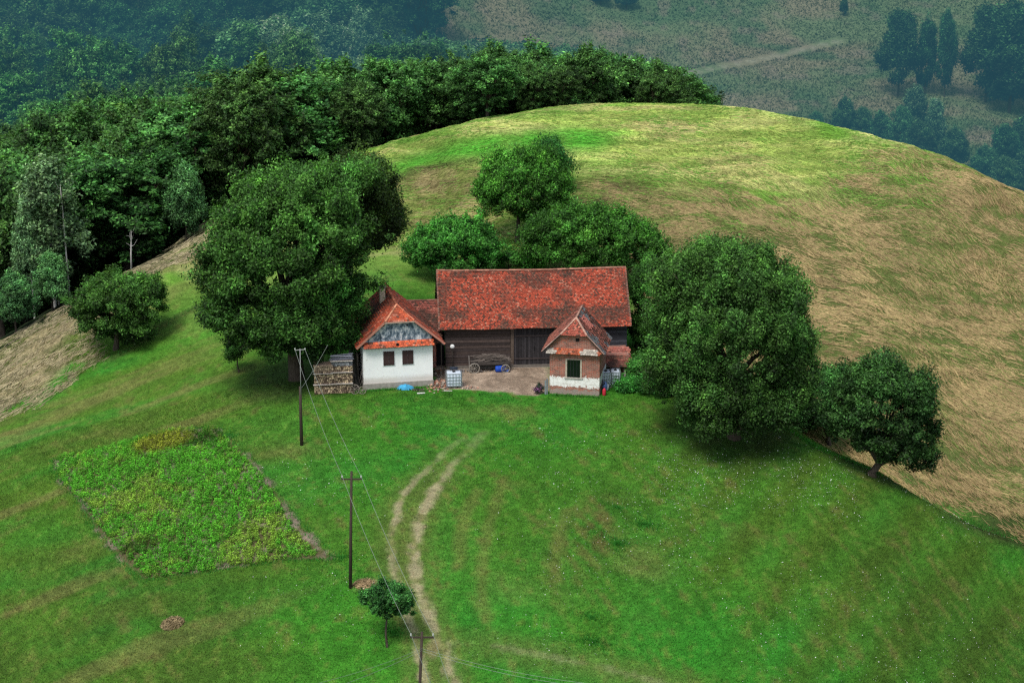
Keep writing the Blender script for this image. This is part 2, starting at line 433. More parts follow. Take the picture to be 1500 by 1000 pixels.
def ground_color(x, y):
    x = np.asarray(x, float); y = np.asarray(y, float)
    n1 = fbm(x * .05, y * .05, 1, 4); n2 = fbm(x * .22, y * .12, 2, 4); n3 = fbm(x * 1.1, y * .7, 3, 3); n4 = fbm(x * .11, y * .3, 4, 3)
    def C(r, g, b): return np.stack(np.broadcast_arrays(r, g, b), -1) * np.ones(x.shape + (1,))
    def mixc(a, b, f): return a * (1 - f[..., None]) + b * f[..., None]
    green = C(.052, .235, .020); lush = C(.038, .255, .026); olive = C(.115, .165, .022); dry = C(.23, .20, .075); dark = C(.035, .075, .015)
    c = mixc(green, lush, sstep(.40, .70, n2) * .7)
    c = mixc(c, olive, sstep(.48, .72, n1) * .28)
    c = mixc(c, dry, sstep(.60, .82, n2 * .5 + n4 * .5) * .5)
    # left meadow: mown, yellower in long swathes
    lf = sstep(-9, -24, x + (y - 135) * .15) * (1 - sstep(195, 215, y))
    c = mixc(c, olive, lf * .48 * sstep(.3, .6, n4))
    c = mixc(c, dry, lf * sstep(.52, .72, fbm(x * .06 + y * .05, y * .35 - x * .12, 21, 4)) * .55)
    c = mixc(c, dark, lf * sstep(150, 125, y) * sstep(.45, .6, n1) * .5)  # vignette painted into the grass colour, lower left
    ls = sstep(10, 0, np.hypot((x + 25) * .8, (y - 193) * .5)); c = mixc(c, C(.12, .30, .035), ls * .8)
    # broad mower swathes on the lower right
    rf = sstep(4, 14, x) * (1 - sstep(160, 166, y))
    sw = .5 + .5 * np.sin((x * .86 - y * .5) * 1.55 + 2.2 * n1)
    c = mixc(c, C(.075, .135, .016), rf * sw * .66 * sstep(5, 16, x))
    gl = sstep(1, 0, np.hypot((x - 13) / 9, (y - 131) / 9)); c = mixc(c, C(.030, .25, .022), gl * .7)
    c = mixc(c, dark, rf * sstep(14, 30, x) * (1 - sstep(135, 158, y)) * .35)  # vignette of the lower right corner, painted as darker grass
    # the dry knobbly bank right of the track
    kb = sstep(.0, 1, 1 - np.hypot((x - 5.5 - (y - 140) * .28) / 3.2, (y - 140) / 11))
    c = mixc(c, C(.13, .115, .04), kb * sstep(.42, .62, n3) * .75)
    # upper hill
    up = sstep(188, 206, y) * (1 - sstep(262, 275, y))
    hi = C(.145, .320, .040); hy = C(.38, .42, .12)
    u = mixc(hi, hy, sstep(.42, .62, fbm(x * .045, y * .16, 31, 4)) * .75)
    u = mixc(u, C(.46, .40, .18), sstep(.50, .68, fbm(x * .12, y * .5, 33, 4)) * .7)
    u = mixc(u, C(.13, .17, .04), sstep(.52, .66, fbm(x * .10 + 7, y * .33, 35, 4)) * sstep(238, 212, y) * .7)
    c = mixc(c, u, up)
    b = sstep(-2.5, 2.0, poly_sd(x, y, BROWN)); c = mixc(c, mixc(C(.27, .225, .10), C(.15, .19, .05), sstep(.38, .58, n2)), b * .95)
    b = sstep(-3.5, 3.0, poly_sd(x, y, HOLLOW)); c = mixc(c, C(.15, .11, .06), b * sstep(.2, .5, n3) * .9)
    # terracettes and mowing streaks on the upper hill, following the contours
    zz = ground(x, y); st = fbm(x * .10, zz * 2.6, 36, 4); st2 = fbm(x * .35, zz * 7.0, 37, 3)
    c = mixc(c, C(.10, .20, .03), up * sstep(.50, .66, st) * .40); c = mixc(c, C(.48, .44, .20), up * sstep(.50, .34, st) * .35)
    c = mixc(c, C(.080, .330, .032), up * sstep(-1.5, 2.5, poly_sd(x, y, GREENB)) * (.72 + .25 * sstep(.3, .5, n2)))
    b = up * sstep(-1.8, 1.2, poly_sd(x, y, BROWN)); c = mixc(c, mixc(C(.30, .25, .12), C(.17, .20, .055), sstep(.42, .6, n2 * .5 + n3 * .5)), b * .85)
    b = sstep(-3.0, 3.0, poly_sd(x, y, HOLLOW)); c = mixc(c, C(.15, .11, .06), b * sstep(.2, .5, n3) * .7)
    c = c * (1 + up[..., None] * (st2[..., None] - .5) * .7)
    # hay
    hr = sstep(-5.5, 3.5, poly_sd(x, y, HAYR) + 9 * (n2 - .5) + 5 * (n1 - .5))
    wv = sstep(.40, .62, windrow(x, y))
    c = mixc(c, mixc(C(.115, .155, .042), C(.25, .20, .095), wv), hr)
    hl = sstep(-1.0, .8, poly_sd(x, y, HAYL) + 3 * (n2 - .5))
    c = mixc(c, mixc(C(.16, .16, .07), C(.36, .31, .17), sstep(.38, .55, fbm(x * .5, y * .4, 43, 3))), hl)
    # banks
    for ln, w in ((BANK, .9), (LIP, .7)):
        d, s = line_d(x, y, ln); c = mixc(c, C(.07, .065, .03), sstep(w * 1.3, .2, d) * .55)
    BARE = np.zeros(x.shape)
    # ruts, with ragged edges
    for ln, w, k in ((RUT_L, .38, .82), (RUT_R, .52, .88), (RUT_C, .25, .30)):
        d, s = line_d(x, y, ln); s = s / (len(ln) - 1)
        e = d + .50 * (n3 - .5) + .50 * (fbm(x * 3.1, y * 1.6, 51, 2) - .5)
        fade = .25 * sstep(0, .04, s) + .75 * sstep(.05, .30, s)
        c = mixc(c, C(.14, .175, .045), sstep(2.2, .4, e) * .5 * fade)
        c = mixc(c, mixc(C(.38, .335, .20), C(.22, .225, .09), sstep(.45, .75, n3)), sstep(w * 1.35, w * .1, e) * k * fade); BARE = np.maximum(BARE, sstep(w * 1.6, w, d) * k * fade)
    for ln in FAINT:
        d, s = line_d(x, y, ln); c = mixc(c, C(.20, .21, .06), sstep(.7, .1, d + .5 * (n3 - .5)) * .45)
    # straw below the pole, crossing patch
    for (p, r) in ((hit(532, 856), .9), (hit(640, 950), .9)):
        d = np.hypot(x - p[0], (y - p[1]) * .7) + 1.3 * (n3 - .5); c = mixc(c, C(.32, .26, .14), sstep(r, r * .3, d) * .6)
    # mottling of the sward: diagonal mowing grain, thin brown thatch, clover
    gr = 1 - np.maximum(hr, hl)
    a_ = x * .46 - y * .89; b_ = x * .89 + y * .46
    g1 = fbm(a_ * .35, b_ * 1.9, 45, 4); g2 = fbm(x * 1.3, y * .9, 46, 3); g3 = fbm(x * 2.6, y * 1.7, 47, 2)
    lo_ = (1 - up) * gr * (1 - .85 * BARE)
    c = c * (1 + (lo_ * (.75 * (g1 - .5) + .65 * (g2 - .5) + .5 * (g3 - .5)))[..., None] * .62)
    c = mixc(c, C(.145, .120, .045), lo_ * sstep(.56, .74, .5 * g2 + .5 * g1) * .55)
    c = mixc(c, C(.17, .22, .045), lo_ * sstep(.58, .76, .6 * g3 + .4 * g1) * .45)
    c = mixc(c, C(.16, .115, .045), kb * sstep(.40, .6, g1) * .6)
    # garden soil, yard
    g = sstep(-.15, .25, poly_sd(x, y, GARDEN) + 1.0 * (n3 - .5)); c = mixc(c, mixc(C(.13, .115, .055), C(.24, .20, .15), sstep(.45, .62, n3)), g)
    g = sstep(-.25, .35, poly_sd(x, y, YARD) + 1.1 * (n3 - .5)); c = mixc(c, mixc(C(.46, .36, .27), C(.30, .23, .17), sstep(.4, .62, n2 * .5 + n3 * .5)), g)
    # worn strip round the buildings
    # bare ground under the large trees, its shade painted in as darker colour
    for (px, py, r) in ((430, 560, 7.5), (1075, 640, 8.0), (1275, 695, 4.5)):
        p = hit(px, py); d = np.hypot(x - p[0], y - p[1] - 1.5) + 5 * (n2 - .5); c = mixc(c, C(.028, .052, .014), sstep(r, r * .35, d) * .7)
    # wooded valley floor and the far pasture
    far = sstep(262, 280, y); fl = sstep(-22, -30, x + (y - 215) * .0) * sstep(1.0, -1.0, poly_sd(x, y, HILL))
    c = mixc(c, C(.045, .07, .02), sstep(-2.5, 1, poly_sd(x, y, H([(1400,762),(1445,750),(1500,742),(1560,800),(1500,800)]))) * .9)
    wood = C(.018, .030, .012)
    past = mixc(C(.190, .270, .125), C(.30, .28, .17), sstep(.38, .62, fbm(x * .06, y * .06, 61, 5)))
    past = mixc(past, C(.10, .20, .085), sstep(.48, .68, fbm(x * .10, y * .10, 63, 4)) * .8)
    past = mixc(past, C(.34, .28, .22), sstep(.60, .74, fbm(x * .3, y * .3, 67, 3)) * .5)
    d, s = line_d(x, y, FARPATH); past = mixc(past, C(.38, .38, .27), sstep(.9, .3, d + 1.4 * (n3 - .5)) * .6); 
    dd = np.abs(d + 0) ; past = mixc(past, C(.05, .07, .04), sstep(4.5, 2.2, dd) * sstep(1.8, 2.4, dd) * .4)
    isp = sstep(-28, -4, x - (y - 400) * (-.25) + 12 * (n1 - .5)) * sstep(330, 365, y)
    c = mixc(c, mixc(wood, past, isp), far)
    c = mixc(c, wood, fl)
    return np.clip(c, 0, 1)
HILL = [(-62,150,0),(-62,176,0)] + [tuple(at_z(a, b, c)) for a, b, c in CREST] + [(75,222,0),(90,150,0),(90,60,0),(-90,60,0)]
GREENB = H([(515,262),(600,225),(700,200),(830,186),(920,196),(880,225),(800,232),(740,234),(640,244),(560,268)])
M_GROUND = m_ground()
def grid_faces(ny, nx):
    i = np.arange(ny * nx).reshape(ny, nx)
    return np.stack([i[:-1,:-1], i[:-1,1:], i[1:,1:], i[1:,:-1]], -1).reshape(-1, 4)
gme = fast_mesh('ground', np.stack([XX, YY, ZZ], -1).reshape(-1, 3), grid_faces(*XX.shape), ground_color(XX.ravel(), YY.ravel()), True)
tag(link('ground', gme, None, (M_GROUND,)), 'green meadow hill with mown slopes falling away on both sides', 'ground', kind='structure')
def sheet(name, poly, res, off, margin, label):
    P = np.asarray([p[:2] for p in poly]); x0, y0 = P.min(0) - margin; x1, y1 = P.max(0) + margin
    xs = np.arange(x0, x1, res); ys = np.arange(y0, y1, res); X, Y = np.meshgrid(xs, ys)
    keep = poly_sd(X.ravel(), Y.ravel(), poly) > -margin
    F = grid_faces(*X.shape); F = F[keep[F].all(1)]
    Z = ground(X, Y) + off
    used = np.unique(F); rm = np.full(X.size, -1); rm[used] = np.arange(len(used))
    V = np.stack([X, Y, Z], -1).reshape(-1, 3)[used]
    me = fast_mesh(name, V, rm[F], ground_color(V[:, 0], V[:, 1]), True)
    return tag(link(name, me, None, (M_GROUND,)), label, name.replace('_', ' '), kind='structure')
def ribbon_poly(ln, w):
    L = np.array(ln)[:, :2]; T = np.gradient(L, axis=0); T /= np.linalg.norm(T, axis=1)[:, None] + 1e-9
    N = np.stack([-T[:, 1], T[:, 0]], -1); return [tuple(p) for p in (L + N * w)] + [tuple(p) for p in (L - N * w)[::-1]]
MIDL = [tuple((np.array(a)[:2] + np.array(b)[:2]) / 2) for a, b in zip(RUT_L, list(RUT_R)[:len(RUT_L)])]
def track_poly():
    a = np.array(RUT_L)[:, :2]; b = np.array(RUT_R)[:, :2]
    return [tuple(p) for p in a + (-1.3, 0)] + [tuple(p) for p in (b + (1.4, 0))[::-1]]
sheet('dirt_track', track_poly(), .11, .012, .3, 'pale two-rut dirt track curving up the meadow')
sheet('dirt_yard', YARD, .14, .012, .8, 'bare brown earth yard in front of the wooden barn')
sheet('garden_soil', GARDEN, .14, .012, .6, 'dry grey soil edging of the vegetable plot')

def in_frame(x, y, z, m=30):
    px, py, D = project(x, y, z); return (px > -m) & (px < 1500 + m) & (py > -m) & (py < 1000 + m)

# --- grass blades (one mass)
def scatter(x0, x1, y0, y1, n):
    x = RNG.uniform(x0, x1, n); y = RNG.uniform(y0, y1, n); return x, y
def blades(name, x, y, h, w, col, lean=.5, z0=0.0, mat=None, label='', cat='', kind='stuff'):
    n = len(x); z = ground(x, y) + z0; a = RNG.uniform(0, 2 * np.pi, n)
    hw = w / 2; dx = np.cos(a) * hw; dy = np.sin(a) * hw
    lx = RNG.normal(0, lean, n) * h; ly = RNG.normal(0, lean, n) * h
    A = np.stack([x - dx, y - dy, z - .02], -1); B = np.stack([x + dx, y + dy, z - .02], -1); T = np.stack([x + lx, y + ly, z + h], -1)
    V = np.stack([A, B, T], 1).reshape(-1, 3); F = np.arange(3 * n).reshape(n, 3)
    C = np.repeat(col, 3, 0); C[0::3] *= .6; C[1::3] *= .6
    me = fast_mesh(name, V, F, C)
    return tag(link(name, me, None, (mat or M_LEAFY,)), label, cat, kind=kind)
M_LEAFY = m_leaf('grass_blade', trans=.35, rough=.6)
xs, ys = [], []
for (x0, x1, y0, y1, n) in ((-45, 45, 118, 168, 520000), (-62, 70, 168, 250, 190000)):
    x, y = scatter(x0, x1, y0, y1, n); k = in_frame(x, y, ground(x, y)); xs.append(x[k]); ys.append(y[k])
x = np.concatenate(xs); y = np.concatenate(ys)
bl = (poly_sd(x, y, YARD) < -.2) & (poly_sd(x, y, GARDEN) < .1) & (poly_sd(x, y, [(-13,165),(-6,166),(-6,171),(3,171),(3,164),(7,163.6),(9.8,168),(9.8,180),(-13,180)]) < -.1)
for ln, w in ((RUT_L, .35), (RUT_R, .45)):
    d, s = line_d(x, y, ln); bl &= (d > w) | (RNG.random(len(x)) < .22)
bl &= RNG.random(len(x)) < .35 + .9 * fbm(x * .35, y * .35, 71, 3)
bl &= poly_sd(x, y, HILL) > 0
x = x[bl]; y = y[bl]; n = len(x)
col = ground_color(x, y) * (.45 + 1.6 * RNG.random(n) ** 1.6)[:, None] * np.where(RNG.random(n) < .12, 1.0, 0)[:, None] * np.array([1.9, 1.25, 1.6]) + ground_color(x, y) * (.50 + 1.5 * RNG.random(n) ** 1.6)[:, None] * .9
sc = 1 + .0 * (y > 190)
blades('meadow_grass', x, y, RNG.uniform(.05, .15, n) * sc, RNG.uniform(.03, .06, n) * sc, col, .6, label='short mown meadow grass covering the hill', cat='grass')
# rank tufts in the lower meadow
tx, ty = [], []
for (px, py, r, n) in ((905,798,1.1,900),(945,770,1.4,700),(870,940,1.3,800),(905,745,.6,200),(865,905,1.0,400),(575,930,.9,500),(330,640,1.2,500),(500,818,1.4,500)):
    p = hit(px, py); a = RNG.uniform(0, 6.28, n); q = r * np.abs(RNG.normal(0, .6, n)) * (1 + .6 * np.sin(a * 3 + px)); tx.append(p[0] + q * np.cos(a) * 1.3); ty.append(p[1] + q * np.sin(a))
# and the unmown fringe along the wood, the garden and the terrace bank
for ln, n, w in ((GARDEN + GARDEN[:1], 5200, .25), (BANK, 500, .4), (H([(1130,612),(1200,658),(1285,694),(1400,757),(1500,797)]), 2600, .35), (H([(533,574),(634,568)]), 500, .12), (H([(806,580),(878,583)]), 420, .12)):
    L = np.array([p[:2] for p in ln]); seg = RNG.integers(0, len(L) - 1, n); t = RNG.random(n)[:, None]
    q = L[seg] * (1 - t) + L[seg + 1] * t + RNG.normal(0, w, (n, 2)); tx.append(q[:, 0]); ty.append(q[:, 1])
tx = np.concatenate(tx); ty = np.concatenate(ty); n = len(tx)
blades('long_grass', tx, ty, RNG.uniform(.10, .26, n), RNG.uniform(.03, .07, n), np.array([.050, .25, .030]) * RNG.uniform(.6, 1.7, n)[:, None] * np.array([1, 1, 1]), .45, label='taller dark tufts of unmown grass in the meadow and along its edges', cat='tall grass')

# --- hay lying in wavy swathes
M_HAY = m_attr('dry_hay', .8, .2, 3.0)
def hay(name, n, poly, seed, base, ln=(.7, 2.1), label='', keepfn=None, ang=None):
    P = np.asarray([p[:2] for p in poly]); x0, y0 = P.min(0); x1, y1 = P.max(0)
    x = RNG.uniform(x0 - 3, x1 + 3, n * 4); y = RNG.uniform(y0 - 3, y1 + 3, n * 4)
    nn = fbm(x * .22, y * .12, 2, 4)
    k = (poly_sd(x, y, poly) + 5 * (nn - .5) > -3.4) & in_frame(x, y, ground(x, y), 20) & (poly_sd(x, y, HILLIN) > (-0.5 if n > 50000 else -4))
    n1 = fbm(x * .05, y * .05, 1, 4)
    wv = windrow(x, y); edge = sstep(-3.5, 3.0, poly_sd(x, y, poly) + 9 * (nn - .5) + 5 * (n1 - .5))
    if len(ln) == 3: edge = 1
    if callable(base): k &= RNG.random(len(x)) < .3 + sstep(.4, .6, fbm(x * .2, y * .6, 88, 3)); wv = wv * 0 + 1
    k &= RNG.random(len(x)) < (.06 + 1.3 * sstep(.455, .59, wv)) * edge
    x = x[k][:n]; y = y[k][:n]; n = len(x)
    a = flow(x, y) + RNG.normal(0, .20, n) + np.where(RNG.random(n) < .18, RNG.normal(0, .7, n), 0)
    if ang is not None: a = ang + RNG.normal(0, .35, n)
    L = RNG.uniform(ln[0], ln[1], n); w = RNG.uniform(.007, .019, n); cv = RNG.normal(0, .5, n)
    S = 4; V = []
    for i in range(S + 1):
        t = i / S - .5; aa = a + cv * t
        cx = x + np.cos(aa) * L * t; cy = y + np.sin(aa) * L * t
        px_ = -np.sin(aa) * w * (1 - abs(t) * 1.4) ; py_ = np.cos(aa) * w * (1 - abs(t) * 1.4)
        h = ground(cx, cy) + .04 + .07 * (1 - (2 * t) ** 2) * RNG.random(n) + .05 * sstep(.45, .7, fbm(cx * .9, cy * .9, 83, 2))
        tw = RNG.normal(0, .02, n)
        V += [np.stack([cx - px_, cy - py_, h - tw], -1), np.stack([cx + px_, cy + py_, h + tw + .02], -1)]
    V = np.stack(V, 1).reshape(-1, 3); m = 2 * (S + 1); b = (np.arange(n) * m)[:, None]
    F = np.concatenate([b + np.array([[2*i, 2*i+1, 2*i+3, 2*i+2]]) for i in range(S)])
    bs = base(x, y) if callable(base) else np.asarray(base)
    c = bs * (RNG.uniform(.6, 1.2, n) * (.7 + .6 * fbm(x * .25, y * .25, 85, 3)))[:, None]
    g = RNG.random(n) < .14 + .35 * sstep(.5, .68, fbm(x * .16, y * .16, 87, 3)); c[g] = (np.array([.15, .20, .05]) if not callable(base) else np.array([.16, .34, .05])) * RNG.uniform(.6, 1.2, g.sum())[:, None]
    me = fast_mesh(name, V, F, np.repeat(c, m, 0))
    return tag(link(name, me, None, (M_HAY,)), label, 'hay', kind='stuff')
HILLIN = HILL
_cr = [tuple(p) for p in HILL[2:17]]
UPPER = H([(1240,300),(1050,320),(900,320),(700,350),(590,345)]) + [tuple(p) for p in HILL[6:16]]
def hay_tone(x, y): return ground_color(x, y) * np.array([1.38, 1.40, 1.30])
hay('cut_hay', 104000, HAYR, 1, (.39, .295, .142), label='cut tan hay lying in wavy swathes over the right hillside')
hay('cut_hay', 15000, HAYL, 2, (.50, .43, .26), (1.0, 2.4, 0), label='pale drying hay along the left edge of the hill', ang=1.1)
hay('mown_stubble', 42000, UPPER, 3, hay_tone, (.5, 1.6, 0), label='fine mown stubble combed over the rounded top of the hill')
def circ(p, r, k=12): return [(p[0] + r * math.cos(6.283 * i / k) * 1.25, p[1] + r * math.sin(6.283 * i / k), 0) for i in range(k)]
HILLIN = [(-200,0),(200,0),(200,400),(-200,400)]
def straw_heap(px, py, r, h, n, label, base=(.46, .36, .20)):
    p = hit(px, py); a = RNG.uniform(0, 6.28, n); q = r * np.sqrt(RNG.random(n)) * np.array(1.0)
    x = q * np.cos(a) * 1.3; y = q * np.sin(a); zt = h * (1 - (q / r) ** 2) * RNG.random(n) ** .4
    th = RNG.uniform(0, 3.14, n); L = RNG.uniform(.15, .45, n) * max(r, .5); w = .012
    dx = np.cos(th) * L / 2; dy = np.sin(th) * L / 2; dz = RNG.normal(0, .06, n)
    gz = ground(p[0] + x, p[1] + y) - p[2]
    A = np.stack([x - dx, y - dy, gz + zt - dz], -1); B = np.stack([x + dx, y + dy, gz + zt + dz], -1); o = np.stack([-np.sin(th) * w, np.cos(th) * w, np.full(n, .01)], -1)
    V = np.stack([A - o, A + o, B + o, B - o], 1).reshape(-1, 3)
    me = fast_mesh('hay_heap', V, np.arange(4 * n).reshape(n, 4), np.repeat(np.asarray(base) * RNG.uniform(.35, 1.2, n)[:, None], 4, 0))
    o = link('hay_heap', me, None, (M_HAY,)); o.location = p; return tag(o, label, 'hay heap')
straw_heap(253, 916, .62, .42, 1500, 'small brown heap of old hay alone on the lower left meadow', (.36, .28, .15))
straw_heap(533, 857, .6, .10, 700, 'thin spill of reddish straw at the foot of the middle pole', (.50, .36, .20))

# --- crop plants and flowers
def leaf_quads(C, Nrm, s, asp=.6):
    """diamond leaves at C with normals Nrm and size s"""
    n = len(C); r = RNG.normal(size=(n, 3)); t = r - (r * Nrm).sum(1)[:, None] * Nrm; t /= np.linalg.norm(t, axis=1)[:, None] + 1e-9
    b = np.cross(Nrm, t); s = np.asarray(s)[:, None] if np.ndim(s) else s
    return np.stack([C - t * s, C - b * s * asp, C + t * s, C + b * s * asp], 1).reshape(-1, 3)
def unit(v): return v / (np.linalg.norm(v, axis=1)[:, None] + 1e-9)
def crop():
    P = np.asarray([p[:2] for p in PLANTS]); x0, y0 = P.min(0); x1, y1 = P.max(0)
    X, Y = np.meshgrid(np.arange(x0, x1, .34), np.arange(y0, y1, .42)); x = X.ravel() + RNG.normal(0, .09, X.size); y = Y.ravel() + RNG.normal(0, .08, X.size)
    k = (poly_sd(x, y, PLANTS) > 0) & (RNG.random(len(x)) < .96); x = x[k]; y = y[k]; m = 80; n = len(x)
    z = ground(x, y); hgt = .22 + .5 * fbm(x * .35, y * .35, 91, 3)
    cx = np.repeat(x, m); cy = np.repeat(y, m); cz = np.repeat(z, m); hh = np.repeat(hgt, m)
    d = unit(RNG.normal(size=(n * m, 3))); d[:, 2] = np.abs(d[:, 2]); rr = RNG.random(n * m) ** .5
    C = np.stack([cx + d[:, 0] * .27 * rr, cy + d[:, 1] * .27 * rr, cz + .04 + hh * d[:, 2] * rr], -1)
    N = unit(d + RNG.normal(size=d.shape) * .6 + (0, 0, .7))
    V = leaf_quads(C, N, RNG.uniform(.032, .07, n * m), .6)
    yel = sstep(.46, .74, .5 * fbm(x * .22 + 3, y * .22, 95, 3) + .5 * fbm(x * 1.1, y * 1.1, 96, 2) + .13 * sstep(-20, -13, x)) * .85
    yd = poly_sd(x, y, circ(hit(238, 650), 2.0)); yel2 = sstep(-.6, .6, yd)
    base = np.array([.12, .47, .03]) * (1 - yel[:, None]) + np.array([.32, .50, .06]) * yel[:, None]
    dk = sstep(-.3, .4, poly_sd(x, y, circ(hit(205, 806), 1.3))) + sstep(-.5, .5, poly_sd(x, y, circ(hit(300, 645), 1.5))); base = base * (1 - .55 * np.clip(dk, 0, 1)[:, None])
    base = base * (1 - yel2[:, None]) + np.array([.30, .36, .03]) * yel2[:, None]
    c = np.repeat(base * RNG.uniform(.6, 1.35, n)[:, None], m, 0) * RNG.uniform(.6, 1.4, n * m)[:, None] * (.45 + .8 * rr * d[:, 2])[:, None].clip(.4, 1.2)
    me = fast_mesh('potato_plants', V, np.arange(4 * n * m).reshape(-1, 4), np.repeat(c, 4, 0))
    tag(link('potato_plants', me, None, (M_LEAFY,)), 'bright green leafy potato crop filling the vegetable plot', 'crop', kind='stuff')
crop()
M_WHITE = m_plain('petal_white', (.75, .76, .74), .7, .1)
def flowers():
    X = []
    for (x0, x1, y0, y1, n, th) in ((2, 42, 122, 157, 4600, .50), (-18, 4, 125, 160, 800, .54), (11, 26, 146, 153.5, 1000, .42), (-22, -12, 145, 158, 420, .5)):
        x = RNG.uniform(x0, x1, n); y = RNG.uniform(y0, y1, n); k = RNG.random(n) < sstep(th - .12, th + .12, fbm(x * .18, y * .18, 99, 3)); X.append(np.stack([x[k], y[k]], -1))
    X = np.concatenate(X); x, y = X[:, 0], X[:, 1]; k = in_frame(x, y, ground(x, y)) & (poly_sd(x, y, HILL) > 0); x = x[k]; y = y[k]; n = len(x)
    C = np.stack([x, y, ground(x, y) + RNG.uniform(.08, .2, n)], -1); N = unit(RNG.normal(size=(n, 3)) * .35 + (0, -.4, 1))
    me = fast_mesh('meadow_flowers', leaf_quads(C, N, RNG.uniform(.010, .030, n) * (.6 + RNG.random(n) ** 3), .9), np.arange(4 * n).reshape(n, 4))
    tag(link('meadow_flowers', me, None, (M_WHITE,)), 'tiny white flowers dotted through the green meadow', 'flowers', kind='stuff')
flowers()

# rough pasture across the valley: tussocks (one mass)
x, y = scatter(-30, 180, 350, 500, 150000); k = in_frame(x, y, ground(x, y), 20); x, y = x[k], y[k]
x, y = x[RNG.random(len(x)) < 1], y
n = len(x); ds, _ = line_d(x, y, FARPATH); keep = ds > 1.6; x, y = x[keep], y[keep]; n = len(x)
blades('pasture_tussocks', x, y, RNG.uniform(.15, .65, n) * (.5 + fbm(x * .15, y * .15, 101, 3)), RNG.uniform(.2, .5, n), ground_color(x, y) * (RNG.uniform(.45, 1.7, n)[:, None]) * np.array([1, 1, 1]), .8, label='rough tussocky grass on the hazy pasture across the valley', cat='pasture')
# ------------------------------------------------------------------ trees
M_LEAF = {
 'walnut': m_leaf('walnut_leaves', (1, 1, 1), .4),
 'wood': m_leaf('wood_leaves', (1, 1, 1), .35),
}
M_BARK = m_bark('bark', (.035, .028, .022), (.11, .09, .07))
M_BIRCH = m_bark('birch_bark', (.30, .29, .27), (.62, .61, .58), 2.0)

